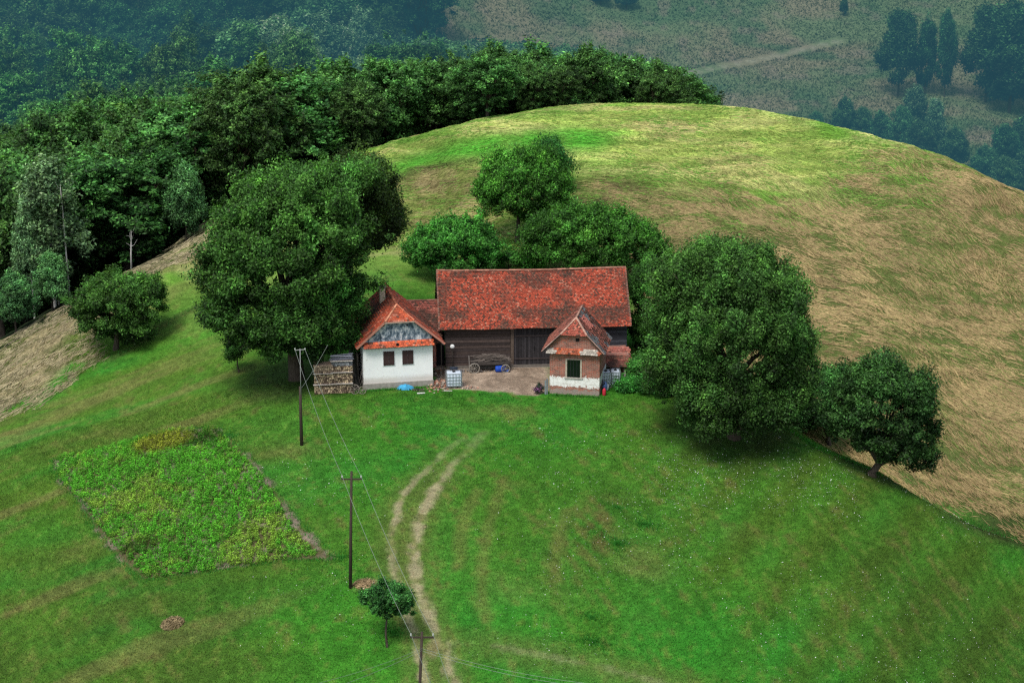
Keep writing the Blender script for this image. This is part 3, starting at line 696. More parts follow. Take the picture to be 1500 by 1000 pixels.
LGAIN = 1.85
def crown_mesh(name, lobes, n, size, col, seed, clump=(.55, 1.15), flat=.8, spray=0.0, inner=.35, hi=(1.15, 1.15, .8), fill=1.0, bumps=24):
    """lobes: (cx,cy,cz,rx,ry,rz). Leaves gather in clumps that sit near the skin of the lobes."""
    rg = np.random.default_rng(seed); n = int(n * 1.9)
    L = np.array(lobes, float); Lb = []
    for _ in range(bumps):                            # smaller boughs standing proud of the main masses
        k = rg.integers(len(L)); q = unit(rg.normal(size=(1, 3)) + (0, 0, .35))[0]; f = rg.uniform(.22, .42); rr_ = min(max(.45, f * L[k, 3:].mean()), 1.5)
        Lb.append(np.concatenate([L[k, :3] + q * L[k, 3:] * rg.uniform(.84, 1.0), [rr_, rr_, rr_ * rg.uniform(.7, 1.2)]]))
    if Lb: L = np.vstack([L] + Lb)
    area = (L[:, 3] * L[:, 4] * L[:, 5]) ** (2 / 3)
    cm = (clump[0] + clump[1]) / 2
    nc = max(10, int(2.6 * 12.57 * area.sum() / (math.pi * cm * cm) * fill * .70))
    li = rg.choice(len(L), nc, p=area / area.sum())
    d = unit(rg.normal(size=(nc, 3))); d[:, 2] = np.where(d[:, 2] < -.35, -d[:, 2] * .6, d[:, 2]); d = unit(d)
    rad = 1 - inner * rg.random(nc) ** 2.0 + rg.normal(0, .13, nc)
    CC = L[li, :3] + d * L[li, 3:] * rad[:, None]
    # drop clumps buried deep inside a neighbouring lobe
    keep = np.ones(nc, bool)
    for k in range(len(L)):
        q = (((CC - L[k, :3]) / L[k, 3:]) ** 2).sum(1); keep &= ~((q < .38) & (li != k))
    # a few gaps in the skin
    gp = fbm(d[:, 0] * 2.1 + li * 3.3 + seed, d[:, 2] * 2.1 + d[:, 1] * 1.3, seed, 2); keep &= gp > .27
    CC, d, li, rad = CC[keep], d[keep], li[keep], rad[keep]; nc = len(CC)
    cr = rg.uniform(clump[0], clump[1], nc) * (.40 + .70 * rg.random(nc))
    cb = rg.uniform(.5, 1.55, nc) * (.35 + 1.3 * fbm(d[:, 0] * 1.7 + CC[:, 0] * .12 + seed, d[:, 2] * 1.7 + CC[:, 1] * .3, seed + 5, 2)) * (.72 + .38 * np.clip(d[:, 2] + .35, 0, 1)); warm = rg.random(nc)  # clump tone: random, with shade painted into the undersides
    ci = rg.choice(nc, n, p=cr ** 2 / (cr ** 2).sum())
    e = unit(rg.normal(size=(n, 3))); rr = rg.random(n) ** .45
    off = e * (cr[ci] * rr)[:, None]; off[:, 2] *= flat
    sh = rg.random(n) < .16                           # loose shoots that break the outline
    off[sh] = unit(d[ci][sh] * .8 + rg.normal(size=(sh.sum(), 3)) * .5 + (0, 0, .45)) * (cr[ci][sh] * rg.uniform(.8, 1.75, sh.sum()))[:, None]
    if spray > 0:                                     # long boughs reaching outward, tips hanging a little
        ax = unit(d[ci] * (1, 1, .45) + rg.normal(size=(nc, 3))[ci] * .25); t = rg.uniform(-.4, 1.0, n) * cr[ci] * 1.5 * spray
        off = off * (1 - .55 * spray) + ax * t[:, None]; off[:, 2] -= .16 * t * t / np.maximum(cr[ci], .1)
    C = CC[ci] + off
    N = unit(e * .40 + d[ci] * .35 + rg.normal(size=(n, 3)) * .62 + (0, 0, .50))
    global RNG
    sv = RNG; RNG = rg; V = leaf_quads(C, N, size * .66 * rg.uniform(.5, 1.35, n), .5); RNG = sv
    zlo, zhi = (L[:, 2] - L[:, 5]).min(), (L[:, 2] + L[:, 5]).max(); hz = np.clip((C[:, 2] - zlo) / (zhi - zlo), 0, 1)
    b = 1.05 * cb[ci] * rg.uniform(.55, 1.6, n) * (.55 + .70 * hz) * (.22 + .95 * rr ** 2)  # shade painted into the low and inner leaves
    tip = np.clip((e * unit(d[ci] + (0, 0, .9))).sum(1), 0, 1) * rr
    c = np.asarray(col)[None] * b[:, None] * (1 + (np.asarray(hi)[None] - 1) * tip[:, None] + .95 * tip[:, None] ** 1.5)  # painted top light: outer upper leaves of each clump brighter
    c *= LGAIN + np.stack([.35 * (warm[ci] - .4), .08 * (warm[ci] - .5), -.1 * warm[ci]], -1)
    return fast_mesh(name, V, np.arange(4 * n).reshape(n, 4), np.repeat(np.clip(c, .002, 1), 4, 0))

def trunk_mb(lobes, r, seed, lean=(0, 0), fork=.30, sink=.4, nl=9, limbs=True, top=None):
    rd = random.Random(seed); mb = MB()
    zt = top if top is not None else max(l[2] for l in lobes)
    z1 = max(min(l[2] - l[5] for l in lobes) * .5 + zt * fork, 1.0)
    cx = sum(l[0] for l in lobes) / len(lobes) * .3 + lean[0]; cy = sum(l[1] for l in lobes) / len(lobes) * .3 + lean[1]
    F = Vector((cx, cy, z1))
    path = [Vector((0, 0, -sink)), Vector((0, 0, .15)), Vector((cx * .35 + rd.uniform(-.1, .1), cy * .35, z1 * .5)), F]
    mb.tube(path, [r * 1.5, r * 1.15, r * .92, r * .8], 9)
    if limbs:
        for l in lobes:
            T = Vector((l[0], l[1], l[2] + l[5] * .2)); mid = F.lerp(T, .5) + Vector((rd.uniform(-.3, .3), rd.uniform(-.3, .3), rd.uniform(.1, .5)))
            mb.tube([F - Vector((0, 0, r * .4)), F.lerp(mid, .5) + Vector((0, 0, .1)), mid, T], [r * .55, r * .45, r * .33, r * .12], 6)
            for k in range(nl // max(1, len(lobes)) + 2):
                a = rd.uniform(0, 6.28); e = rd.uniform(-.2, .9)
                E = Vector((l[0] + l[3] * .85 * math.cos(a), l[1] + l[4] * .85 * math.sin(a), l[2] + l[5] * .8 * e)); s = mid.lerp(T, rd.uniform(0, .8))
                mb.tube([s, s.lerp(E, .5) + Vector((0, 0, rd.uniform(-.1, .4))), E], [r * .22, r * .14, r * .04], 5)
    return mb

def make_tree(name, label, base, lobes, n, size, col, seed, r=.3, leaf='walnut', bark=None, cat='tree', group=None, trunk=True, **kw):
    tk = {k: kw.pop(k) for k in ('lean', 'fork', 'nl', 'limbs', 'top') if k in kw}
    rt = tag(empty(name, base), label, cat, group)
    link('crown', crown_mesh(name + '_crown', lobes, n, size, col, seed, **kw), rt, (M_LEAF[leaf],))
    if trunk: trunk_mb(lobes, r, seed, **tk).build('trunk', bark or M_BARK, rt, True)
    return rt
def lob(base_px, items):
    """lobes given as photo-measured ellipses (centre px,py, radii in px, depth offset m) turned into metres round the tree's foot"""
    p = hit(*base_px); k = ppm(p); out = []
    for (cx, cy, rx, ry, dy, dr) in items:
        q = at_Y(cx, cy, p[1] + dy); kk = ppm(q); a = max(rx / kk - .35, .3 * rx / kk); b = ry / kk; dr = min(dr * .85, b / SP * .75)
        rz = math.sqrt(max(b * b - (dr * SP) ** 2, .35 * b * b)) / CP - .3
        out.append((q[0] - p[0], dy, q[2] - p[2], a, dr, max(rz, .4 * b)))
    return p, out
G_DK = (.031, .078, .016)
# the great walnut left of the white house
p, L = lob((435, 556), [(385,330,70,62,1,4.2),(450,290,62,48,3,4),(350,400,55,62,-1,4),(420,400,85,80,-1,5),(385,470,80,48,-2,4),(330,470,32,35,-1,2.5),(440,470,70,50,-2.5,3.6),(505,262,48,26,4,3),(470,350,60,60,1,4),(400,360,70,60,0,4.5),(430,520,60,28,-2,3),(360,500,36,30,-2,2.6),(430,380,110,115,0,6.5),(340,380,34,34,0,3)])
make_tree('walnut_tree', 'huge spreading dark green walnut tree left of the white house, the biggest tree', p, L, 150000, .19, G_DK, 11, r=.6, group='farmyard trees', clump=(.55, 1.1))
p, L = lob((500, 535), [(522,300,48,45,0,3.4),(538,360,42,46,1,3.2),(500,340,50,60,1,4),(550,320,28,38,1,2.5),(530,340,50,66,1,4.3)])
make_tree('walnut_tree', 'rounded dark tree crowded behind the great walnut, above the white house chimney', p + (0, 5, .2), L, 70000, .19, (.030, .070, .016), 12, r=.4, group='farmyard trees')
p, L = lob((470, 560), [(475,420,42,52,0,2.8),(500,455,38,46,.5,2.6),(470,490,52,34,0,3),(505,505,26,22,.3,2)])
make_tree('ash_tree', 'slender fresher green tree in front of the great walnut, beside the woodpiles', p, L, 56000, .16, (.034, .115, .022), 13, r=.22, group='farmyard trees', clump=(.4, .85), flat=1.2)
p, L = lob((350, 546), [(348,512,17,13,0,1.0),(340,520,10,8,.2,.6)])
make_tree('sapling', 'small thin sapling under the left edge of the great walnut', p, L, 2600, .13, (.03, .10, .02), 14, r=.06, clump=(.25, .45))
# lone tree and shrub on the left slope
p, L = lob((170, 512), [(150,450,42,38,0,2.6),(195,440,42,38,.5,2.6),(172,430,45,32,1,2.8),(170,478,42,28,-.5,2.5),(130,462,26,22,0,1.8),(215,450,26,26,0,1.8),(172,456,60,50,0,3.4)])
make_tree('hornbeam_tree', 'low dark bushy tree alone on the left slope beside the hay strip', p, L, 60000, .17, (.030, .078, .016), 15, r=.25, clump=(.4, .8), spray=.5, nl=12)
# fruit tree on the hill
p, L = lob((758, 356), [(755,270,52,38,0,3.2),(740,300,42,28,-.5,3),(790,300,44,36,.3,3),(718,280,26,22,0,2),(810,280,26,28,.5,2),(790,240,32,20,1,2.4),(745,245,38,20,.6,2.5),(768,282,66,56,0,4)])
make_tree('fruit_tree', 'round bright green fruit tree standing alone on the hill above the barn', p, L, 60000, .17, (.040, .150, .022), 16, r=.24, fork=.22, clump=(.45, .85))
p, L = lob((815, 300), [(806,236,20,16,0,1.6),(820,250,12,12,0,1.0)])
make_tree('fruit_tree', 'small dark tree peeping out behind the top of the lone fruit tree', p + (0, 3, .1), L, 9000, .17, (.028, .09, .02), 17, r=.14)
# trees behind the barn
p, L = lob((655, 432), [(655,372,46,34,0,3.2),(690,368,36,28,.5,2.8),(620,392,30,36,0,2.4),(660,400,55,28,0,3),(665,384,64,44,0,3.6),(700,395,40,30,0,2.6)])
make_tree('plum_tree', 'loose mid green tree behind the roof between house and barn', p + (0, 4, 0), L, 46000, .17, (.035, .125, .022), 18, r=.2, clump=(.4, .8), spray=.35)
p, L = lob((745, 408), [(745,385,40,12,0,1.8),(715,395,25,12,0,1.5),(770,392,22,14,0,1.5)])
make_tree('shrub', 'low hedge-like shrub showing just above the middle of the barn ridge', p + (0, 2, 0), L, 12000, .14, (.032, .115, .022), 19, r=.06, cat='shrub', limbs=False)
p, L = lob((870, 440), [(835,365,50,38,0,3.4),(885,362,50,36,.5,3.4),(930,385,42,34,.5,3),(860,395,80,30,-.5,3.5),(870,375,92,48,0,4),(800,375,34,36,0,2.8),(955,400,30,36,0,2.6)])
make_tree('plum_tree', 'broad dense green tree row behind the right end of the barn ridge', p + (0, 5, .2), L, 76000, .17, (.035, .135, .022), 20, r=.25, clump=(.45, .9))
p, L = lob((935, 520), [(950,440,26,50,0,2.3),(946,490,18,34,0,1.7),(958,505,20,36,0,1.8)])
make_tree('elder_tree', 'upright bushy tree pressed against the right gable of the barn', p + (0, 2, 0), L, 42000, .15, (.030, .115, .022), 21, r=.15, clump=(.4, .75), flat=1.0)
for (px, py, w, h, lb, sd) in ((942, 560, 18, 18, 'leafy shrub at the corner beside the brick pig shed', 22), (965, 577, 26, 16, 'low spreading shrub under the left side of the big cherry', 23), (918, 573, 9, 6, 'small weedy shrub next to the right water tank', 24)):
    p = hit(px, py); k = ppm(p)
    make_tree('shrub', lb, p, [(0, 0, h / k * .8, w / k, w / k * .9, h / k)], int(9000 * w / 26), .12, (.030, .105, .020), sd, r=.04, cat='shrub', limbs=False, clump=(.25, .5))
# the big tree on the right
p, L = lob((1075, 640), [(1060,410,68,55,1,4.6),(1110,440,64,60,1,4.4),(1015,450,54,62,0,4.2),(1140,510,54,64,0,4),(1080,500,90,80,-1,5.4),(1010,530,58,56,-1,4),(1060,580,80,50,-2,4.6),(1140,580,44,40,-1,3.2),(985,500,34,52,0,2.6),(1040,372,40,26,2,3),(1070,490,112,124,0,6.6),(985,560,40,52,-1,2.8),(1110,600,60,40,-2,3.6),(1160,540,40,60,0,3.4),(990,410,40,40,0,3),(1062,612,66,34,-2.6,3.2),(1150,590,44,46,0,3)])
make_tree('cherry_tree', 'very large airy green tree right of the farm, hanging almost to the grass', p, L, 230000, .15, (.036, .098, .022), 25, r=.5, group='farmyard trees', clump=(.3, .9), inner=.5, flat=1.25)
p, L = lob((1214, 652), [(1205,580,38,40,0,2.6),(1180,600,30,30,0,2.2),(1235,570,30,36,.4,2.2),(1150,590,26,36,1,2),(1205,615,40,20,-.4,2.2),(1198,592,50,50,0,3.2),(1165,610,30,36,0,2.2)])
make_tree('fruit_tree', 'dark small tree in the gap between the big right tree and the leaning one', p, L, 46000, .15, (.022, .058, .016), 26, r=.2, clump=(.4, .75))
p, L = lob((1277, 697), [(1290,560,46,44,0,3.0),(1325,580,42,42,0,2.8),(1270,600,40,40,-.3,2.8),(1310,630,44,36,-.4,2.8),(1350,600,24,24,0,1.7),(1350,675,24,32,-.3,1.7),(1325,655,28,26,0,2),(1240,585,22,28,0,1.8),(1300,600,66,72,0,4),(1245,635,34,34,0,2.2),(1305,650,46,26,-.3,2.4),(1225,610,28,30,0,2),(1345,640,32,34,0,2)])
make_tree('walnut_tree', 'dark round tree with a forked leaning trunk on the right edge of the knoll', p, L, 74000, .16, (.022, .060, .016), 27, r=.32, clump=(.4, .8), lean=(.25, 0), fork=.04)
# young tree by the track
p, L = lob((567, 950), [(555,888,17,18,0,.9),(580,880,18,20,0,.9),(567,872,17,18,.2,.9),(592,892,10,14,0,.6),(545,880,9,12,0,.5),(568,900,18,12,0,.8)])
make_tree('young_tree', 'young tree with a thin straight trunk beside the dirt track', p, L, 13000, .12, (.024, .085, .022), 28, r=.075, clump=(.22, .42), fork=.30, spray=.5, fill=.7)

# ---- the wood behind the hill: every trunk its own tree
def proto(seed, kind):
    rd = random.Random(seed)
    if kind == 'beech':
        H_ = 15; L = [(0,0,10.2,3.4,3.4,4.2),(0,0,3.6,2.6,2.6,2.6)] + [(2.6*math.cos(a)+rd.uniform(-.4,.4), 2.6*math.sin(a)+rd.uniform(-.4,.4), rd.uniform(6.5,11.2), rd.uniform(1.7,2.5), rd.uniform(1.7,2.5), rd.uniform(1.6,2.6)) for a in [k*6.28/6+rd.uniform(-.3,.3) for k in range(6)]] + [(0,0,6.0,3.0,3.0,2.6)]
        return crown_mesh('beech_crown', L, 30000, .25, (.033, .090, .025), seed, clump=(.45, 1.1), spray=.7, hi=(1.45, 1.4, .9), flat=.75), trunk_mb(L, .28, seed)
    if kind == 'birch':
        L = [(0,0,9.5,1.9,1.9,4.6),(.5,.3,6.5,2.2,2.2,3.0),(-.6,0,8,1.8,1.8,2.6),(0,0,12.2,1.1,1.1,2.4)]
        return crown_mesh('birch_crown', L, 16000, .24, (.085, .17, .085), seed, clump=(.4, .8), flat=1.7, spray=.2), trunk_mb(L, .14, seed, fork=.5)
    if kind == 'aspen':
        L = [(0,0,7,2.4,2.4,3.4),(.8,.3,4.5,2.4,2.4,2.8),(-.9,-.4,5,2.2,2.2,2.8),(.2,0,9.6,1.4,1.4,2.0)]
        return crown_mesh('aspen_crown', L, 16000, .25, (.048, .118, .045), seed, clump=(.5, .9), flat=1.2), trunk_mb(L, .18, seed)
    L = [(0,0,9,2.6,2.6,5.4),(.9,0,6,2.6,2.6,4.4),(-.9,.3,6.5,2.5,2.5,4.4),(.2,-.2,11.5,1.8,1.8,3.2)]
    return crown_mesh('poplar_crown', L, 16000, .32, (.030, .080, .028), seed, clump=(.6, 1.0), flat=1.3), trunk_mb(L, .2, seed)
PROTO = {k: [] for k in ('beech', 'birch', 'aspen', 'poplar')}
for k, m in (('beech', 6), ('birch', 2), ('aspen', 3), ('poplar', 3)):
    for i in range(m):
        c, t = proto(100 + i * 7 + len(k), k)
        to = t.build('trunk', M_BIRCH if k == 'birch' else M_BARK, None, True); tm = to.data; bpy.data.objects.remove(to)
        c.materials.append(M_LEAF['wood']); PROTO[k].append((c, tm))
HT = {'beech': 14.6, 'birch': 14.2, 'aspen': 11.4, 'poplar': 14.6}
def wood_tree(kind, i, p, h, rz, w=1.0, name='beech_tree', label='', group=None, parts=True):
    c, t = PROTO[kind][i % len(PROTO[kind])]; s = h / HT[kind]
    r = tag(empty(name, p, rz), label, 'tree', group)
    for nm, me in (('crown', c), ('trunk', t)):
        o = bpy.data.objects.new(nm, me); COL.objects.link(o); o.parent = r
    r.scale = (s * w, s * w, s); return r
def top_line(px, pts):
    xs = [a for a, b in pts]; ys = [b for a, b in pts]; return float(np.interp(px, xs, ys))
FRONT_TOP = [(-60,200),(0,185),(60,165),(110,142),(170,132),(240,132),(300,112),(400,110),(470,112),(560,100),(640,88),(720,84),(780,92),(850,84),(900,88),(960,105),(1010,125),(1045,148),(1060,158)]
rd = random.Random(5); placed = []; NW = 0
cr = np.array(HILL[2:17])[:, :2]
def sdhill(x, y): return float(poly_sd(np.array([x]), np.array([y]), HILL)[0])
cand = []
for j in range(36):
    for i in range(34):
        x = -98 + i * 7.4 + (j % 2) * 3.7 + rd.uniform(-2.2, 2.2); y = 150 + j * 6.2 + rd.uniform(-2.2, 2.2); cand.append((x, y))
cand.sort(key=lambda q: q[1])
KEEP = [(272, 250, 330, 216), (75, 245, 370, 207), (45, 300, 380, 206), (78, 372, 465, 203), (25, 400, 500, 199), (98, 270, 372, 205.5), (191, 338, 374, 209)]
KEEPP = [(float(at_Y(a, c, Y)[0]), Y, a) for a, b, c, Y in KEEP]
for (x, y) in cand:
    z = float(ground(x, y)); d = -sdhill(x, y)
    px, py, D = (float(v) for v in project(x, y, z + 12))
    if d < 2.8 or px < -45 or px > 1012 or y > 322 or y < 165 or x > 26: continue
    if d > 62 and x > -40: continue
    if any(math.hypot(x - a, y - b) < 5.0 or (abs(px - c) < 42 and y < b + 4.5) for a, b, c in KEEPP): continue
    # the wood's top edge: shorter trees where the line dips
    lim = top_line(px, FRONT_TOP) + (rd.random() ** 1.5) * 42 - 14; dr = ray(px, lim); zmax = ZC + dr[2] * y / dr[1]
    h = min(rd.uniform(13.5, 18.5), zmax - z)
    if h < 6.0: continue
    # seen at all: its top clears the hill edge in front
    qx, qy, _ = (float(v) for v in project(x, y, z + h)); hp = hit(qx, max(qy, 2), 110, 420)
    if hp[1] < y - 3 and qy > 0: continue
    if qy > 520: continue
    placed.append((x, y, z, h)); NW += 1
    kind = 'beech'
    front = d < 9
    wood_tree(kind, rd.randrange(6), (x, y, z - .3), h, rd.uniform(0, 6.28), rd.uniform(1.0, 1.65), 'beech_tree',
              'dark beech tree in the front row of the wood along the hill edge' if front else 'dark beech tree deep in the wood behind the hill',
              'front row beech trees along the hill edge' if front else 'beech trees in the wood behind the hill')
print('front wood', NW)
# particular trees at the wood's edge
def pix_tree(kind, i, px, top, base, Y, w, label, name, group=None, gz=True):
    """tree with its tip at photo row top; stands on the terrain at depth Y"""
    b = at_Y(px, base, Y); z = float(ground(b[0], Y)); t = at_Y(px, top, Y)[2]
    return wood_tree(kind, i, (b[0], Y, z - .2), t - z, i * 1.7, w, name, label, group)
pix_tree('aspen', 0, 272, 245, 330, 216, .95, 'pale grey green tree at the wood edge above the hay strip', 'willow_tree')
pix_tree('birch', 0, 75, 245, 370, 207, 1.2, 'tall pale birch with a bare white trunk in the left wood', 'birch_tree')
pix_tree('birch', 1, 45, 300, 380, 206, .8, 'thin birch leaning beside the tall pale birch at far left', 'birch_tree')
pix_tree('aspen', 1, 78, 372, 465, 203, 1.15, 'rounded green bush-like tree at the left hill edge, behind the lone slope tree', 'hazel_tree')
pix_tree('aspen', 2, 25, 400, 500, 199, 1.1, 'dark rounded tree at the far left of the hill edge', 'hazel_tree')
# bare white trunks in front of the dark wood
for (px, y0, y1, Y, dx, lb) in ((98, 270, 372, 205.5, -10, 'bare white birch stem leaning left in front of the dark wood'), (82, 325, 372, 205.5, -14, 'short white birch stem leaning left beside the taller bare one'), (191, 338, 374, 209, 1, 'slim upright white stem at the edge of the wood by the hay strip')):
    b = at_Y(px, y1, Y); a = at_Y(px + dx, y0, Y); g = float(ground(b[0], Y)); mb = MB(); h = a[2] - g
    mb.tube([(0,0,-.3),((a[0]-b[0])*.3,0,h*.4),((a[0]-b[0])*.7,.1,h*.75),(a[0]-b[0],0,h)], [.10,.085,.06,.02], 6)
    for k in range(7):
        t = rd.uniform(.35, .97); x0 = (a[0]-b[0]) * t; q = rd.uniform(-.6, .6); mb.tube([(x0,0,h*t),(x0+q*.5,rd.uniform(-.3,.3),h*t+rd.uniform(.1,.4)),(x0+q,rd.uniform(-.5,.5),h*t+rd.uniform(.3,.9))], [.022,.014,.006], 4)
    o = mb.build('birch_tree', M_BIRCH, None, True); o.location = (b[0], Y, g); tag(o, lb, 'tree')

# ---- far wood and far pasture trees
FAR_TOP = [(-40,-40),(500,-40),(560,20),(640,-5),(700,-40)]
rd = random.Random(9); NF = 0
for j in range(24):
    for i in range(30):
        x = -120 + i * 7.6 + (j % 2) * 3.8 + rd.uniform(-2.2, 2.2); y = 328 + j * 7.0 + rd.uniform(-2, 2)
        z = float(ground(x, y)); px, py, D = (float(v) for v in project(x, y, z + 12))
        if px < -45 or px > 660 or py > 190 or py < -75: continue
        bx, by, _ = (float(v) for v in project(x, y, z))
        if by < -12: continue
        # pasture edge runs down from (690,0) to (540,40)
        if y > 350 and px > 540 - (y - 400) * .2 and not (py < 20 and px < 620): continue
        kind = 'beech'; lb = 'hazy blue green tree in the far wood across the valley'; nm = 'beech_tree'; gp = 'trees of the far wood'
        if 345 < px < 560 and rd.random() < .55 and y < 400: kind = 'birch' if rd.random() < .6 else 'aspen'; lb = 'pale teal birch or aspen among the hazy far trees'; nm = 'birch_tree'; gp = 'pale trees of the far wood'
        wood_tree(kind, rd.randrange(6), (x, y, z - .3), rd.uniform(11, 21), rd.uniform(0, 6.28), rd.uniform(.85, 1.35), nm, lb, gp); NF += 1
# teal belt behind the front wood, px 540-890
BELT = [(520,78),(560,70),(600,58),(640,48),(690,50),(710,34),(730,48),(780,50),(830,52),(870,66),(890,82),(905,100)]
for j in range(4):
    for i in range(24):
        px = 520 + i * 16.5 + rd.uniform(-6, 6); Y = 334 + j * 7 + rd.uniform(-2, 2)
        top = top_line(px, BELT) + rd.uniform(0, 10) + (3 - j) * 9; b = at_Y(px, 160, Y); z = float(ground(b[0], Y)); h = min(at_Y(px, top, Y)[2] - z, 17)
        if px > 905 or h < 4: continue
        k = rd.choice(['aspen', 'beech', 'aspen', 'birch'])
        wood_tree(k, rd.randrange(6), (b[0], Y, z - .3), h, rd.uniform(0, 6.28), rd.uniform(1.0, 1.35), 'valley_tree', 'teal green tree in the belt between the front wood and the far pasture', 'belt of trees below the far pasture'); NF += 1
print('far', NF)
RIGHT = [('poplar',0,1316,22,128,425,.95,'tall dark rounded tree, left of the three on the far pasture'),('poplar',1,1355,32,126,428,.62,'slimmer middle tree of the three on the far pasture'),('poplar',2,1384,24,126,426,.50,'narrow pointed tree, right of the three on the far pasture'),
 ('poplar',0,1445,15,128,424,1.0,'left tree of the big dark clump at the right edge'),('poplar',1,1480,8,135,418,1.15,'large middle tree of the dark clump at the right edge'),('poplar',2,1512,14,140,416,1.1,'outermost tree of the dark clump at the right edge'),
 ('aspen',0,1235,146,200,385,.9,'teal young tree, leftmost peeping over the right skyline'),('aspen',1,1262,160,205,384,1.1,'small rounded teal tree second from the left over the right skyline'),('aspen',2,1290,166,210,382,1.1,'low teal tree over the middle of the right skyline'),('birch',0,1338,132,215,380,1.1,'tallest pale young birch over the right skyline'),
 ('aspen',1,1318,160,225,376,1.0,'green young tree just left of the tallest birch'),('birch',1,1366,150,230,378,1.0,'bright green young birch right of the tallest one'),('aspen',2,1345,180,235,372,1.2,'bushy tree in front of the tallest birch'),('aspen',0,1395,190,245,370,1.2,'dark bushy tree right of the young birches'),
 ('aspen',1,1195,165,190,390,1.2,'tiny teal bush at the hill skyline'),('poplar',2,1470,188,262,366,1.2,'dark tree low at the right edge above the hay skyline'),('aspen',2,1498,178,262,370,1.5,'dark rounded tree at the extreme right above the hay skyline'),('aspen',0,1440,216,262,360,1.3,'low dark tree at the foot of the hay skyline'),('aspen',1,1512,220,270,352,1.5,'lowest dark tree at the right edge above the skyline'),('aspen',1,1470,232,270,350,1.3,'squat dark bush touching the right hay skyline'),
 ('aspen',0,1236,-4,15,474,.8,'small bush at the top edge of the far pasture'),('aspen',1,880,-25,12,470,1.5,'dark tree cut off by the top edge, left of its neighbour'),('aspen',2,918,-20,16,470,1.5,'dark tree cut off by the top edge, right of its neighbour'),
 ('beech',3,1008,114,150,300,.8,'last small beech at the right end of the front wood')]
for (k, i, px, top, base, Y, w, lb) in RIGHT:
    pix_tree(k, i, px, top, base, Y, w, lb, {'poplar': 'poplar_tree', 'aspen': 'young_tree', 'birch': 'birch_tree', 'beech': 'beech_tree'}[k])
# ------------------------------------------------------------------ farm materials
M_TILE = m_attr('clay_tiles', .8, .30, 6.0, .4)
M_WOODC = m_attr('weathered_wood', .9, .35, 5.0, .5)
M_PAINT = m_attr('worn_paint', .6, .15, 6.0, .15)
M_STONE = m_attr('rubble_stone', .9, .3, 7.0, .5)
M_METAL = m_attr('grey_metal', .45, .2, 5.0, .1, .5)

def m_brick(name, plaster=None):
    """brickwork in metres; plaster=(z0,z1) leaves a ragged band of limewash on it"""
    g = NT(name); uv = g.n('TexCoord').outputs['UV']; oc = g.n('TexCoord').outputs['Object']
    br = g.n('TexBrick', {'Vector': uv, 'Scale': 1.0, 'Brick Width': .29, 'Row Height': .095, 'Mortar Size': .014, 'Mortar Smooth': .3, 'Bias': 0.0,
                          'Color1': (.46, .095, .05), 'Color2': (.13, .04, .035), 'Mortar': (.42, .34, .28)})
    nz = g.noise(7.0, oc, 5, .7); big = g.noise(1.6, oc, 4, .6)
    c = g.mix(g.maprange(nz, .45, .7, 0, .6), br.outputs['Color'], (.40, .24, .19))
    c = g.mix(g.maprange(big, .5, .7, 0, .55), c, (.12, .07, .06))
    hgt = g.math('SUBTRACT', 1.0, br.outputs['Fac'])
    if plaster:
        z = g.n('SeparateXYZ', {'Vector': oc}).outputs['Z']
        zz = g.math('ADD', z, g.math('MULTIPLY', g.math('SUBTRACT', g.noise(2.6, oc, 4, .7), .5), 1.1))
        f = g.math('MULTIPLY', g.maprange(zz, plaster[0], plaster[0] + .06), g.maprange(zz, plaster[1] + .06, plaster[1]))
        w = g.mix(g.maprange(g.noise(4.0, oc, 5, .6), .45, .65), (.86, .86, .85), (.60, .57, .53))
        c = g.mix(f, c, w)
        lo = g.maprange(zz, .50, .38); c = g.mix(g.math('MULTIPLY', lo, .75), c, g.mix(nz, (.17, .15, .13), (.45, .42, .38)))
    return g.finish(bsdf(g, c, .9, hgt, .15, .5, .012), False)
M_BRICK = m_brick('old_brick'); M_BRICK_HUT = m_brick('old_brick_limewashed', (.66, 1.46))
def m_lime():
    g = NT('whitewash'); oc = g.n('TexCoord').outputs['Object']; z = g.n('SeparateXYZ', {'Vector': oc}).outputs['Z']
    a = g.noise(1.3, oc, 5, .65); b = g.noise(5.0, oc, 5, .7)
    c = g.mix(g.maprange(a, .45, .75, 0, .55), (.90, .91, .92), (.74, .77, .80))
    c = g.mix(g.maprange(b, .60, .68, 0, .75), c, (.42, .36, .30))
    zz = g.math('ADD', z, g.math('MULTIPLY', g.math('SUBTRACT', b, .5), .7))
    c = g.mix(g.maprange(zz, 1.10, .75, 0, .6), c, (.52, .44, .38))
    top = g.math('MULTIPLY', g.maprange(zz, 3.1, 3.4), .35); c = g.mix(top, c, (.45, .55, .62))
    return g.finish(bsdf(g, c, .85, b, .2, .35, .02), False)
M_LIME = m_lime()
def m_slate():
    g = NT('flaking_blue_limewash'); oc = g.n('TexCoord').outputs['Object']; mp = g.n('Mapping', {'Vector': oc, 'Scale': (1, 1, .55), 'Rotation': (0, .5, 0)}).outputs[0]
    a = g.noise(3.2, mp, 6, .7)
    c = g.ramp(a, [(.36, (.035, .05, .065)), (.46, (.10, .15, .20)), (.53, (.30, .36, .42)), (.60, (.62, .64, .66))])
    return g.finish(bsdf(g, c, .85, a, .2, .5, .02), False)
M_SLATE = m_slate()
M_PLINTH = m_plain('stone_plinth', (.30, .28, .25), .9, .5, 4.0)
M_DARK = m_plain('dark_opening', (.006, .006, .007), .9, .2)
M_SHUT = m_plain('brown_shutter_wood', (.050, .026, .026), .7, .35, 6.0)
M_STEEL = m_plain('galvanised_steel', (.36, .38, .40), .4, .2, 4.0, .6)
M_PLASTIC = m_plain('milky_plastic', (.62, .70, .80), .35, .12, 2.0)
M_WIRE = m_plain('aluminium_wire', (.27, .31, .27), .5, .1)
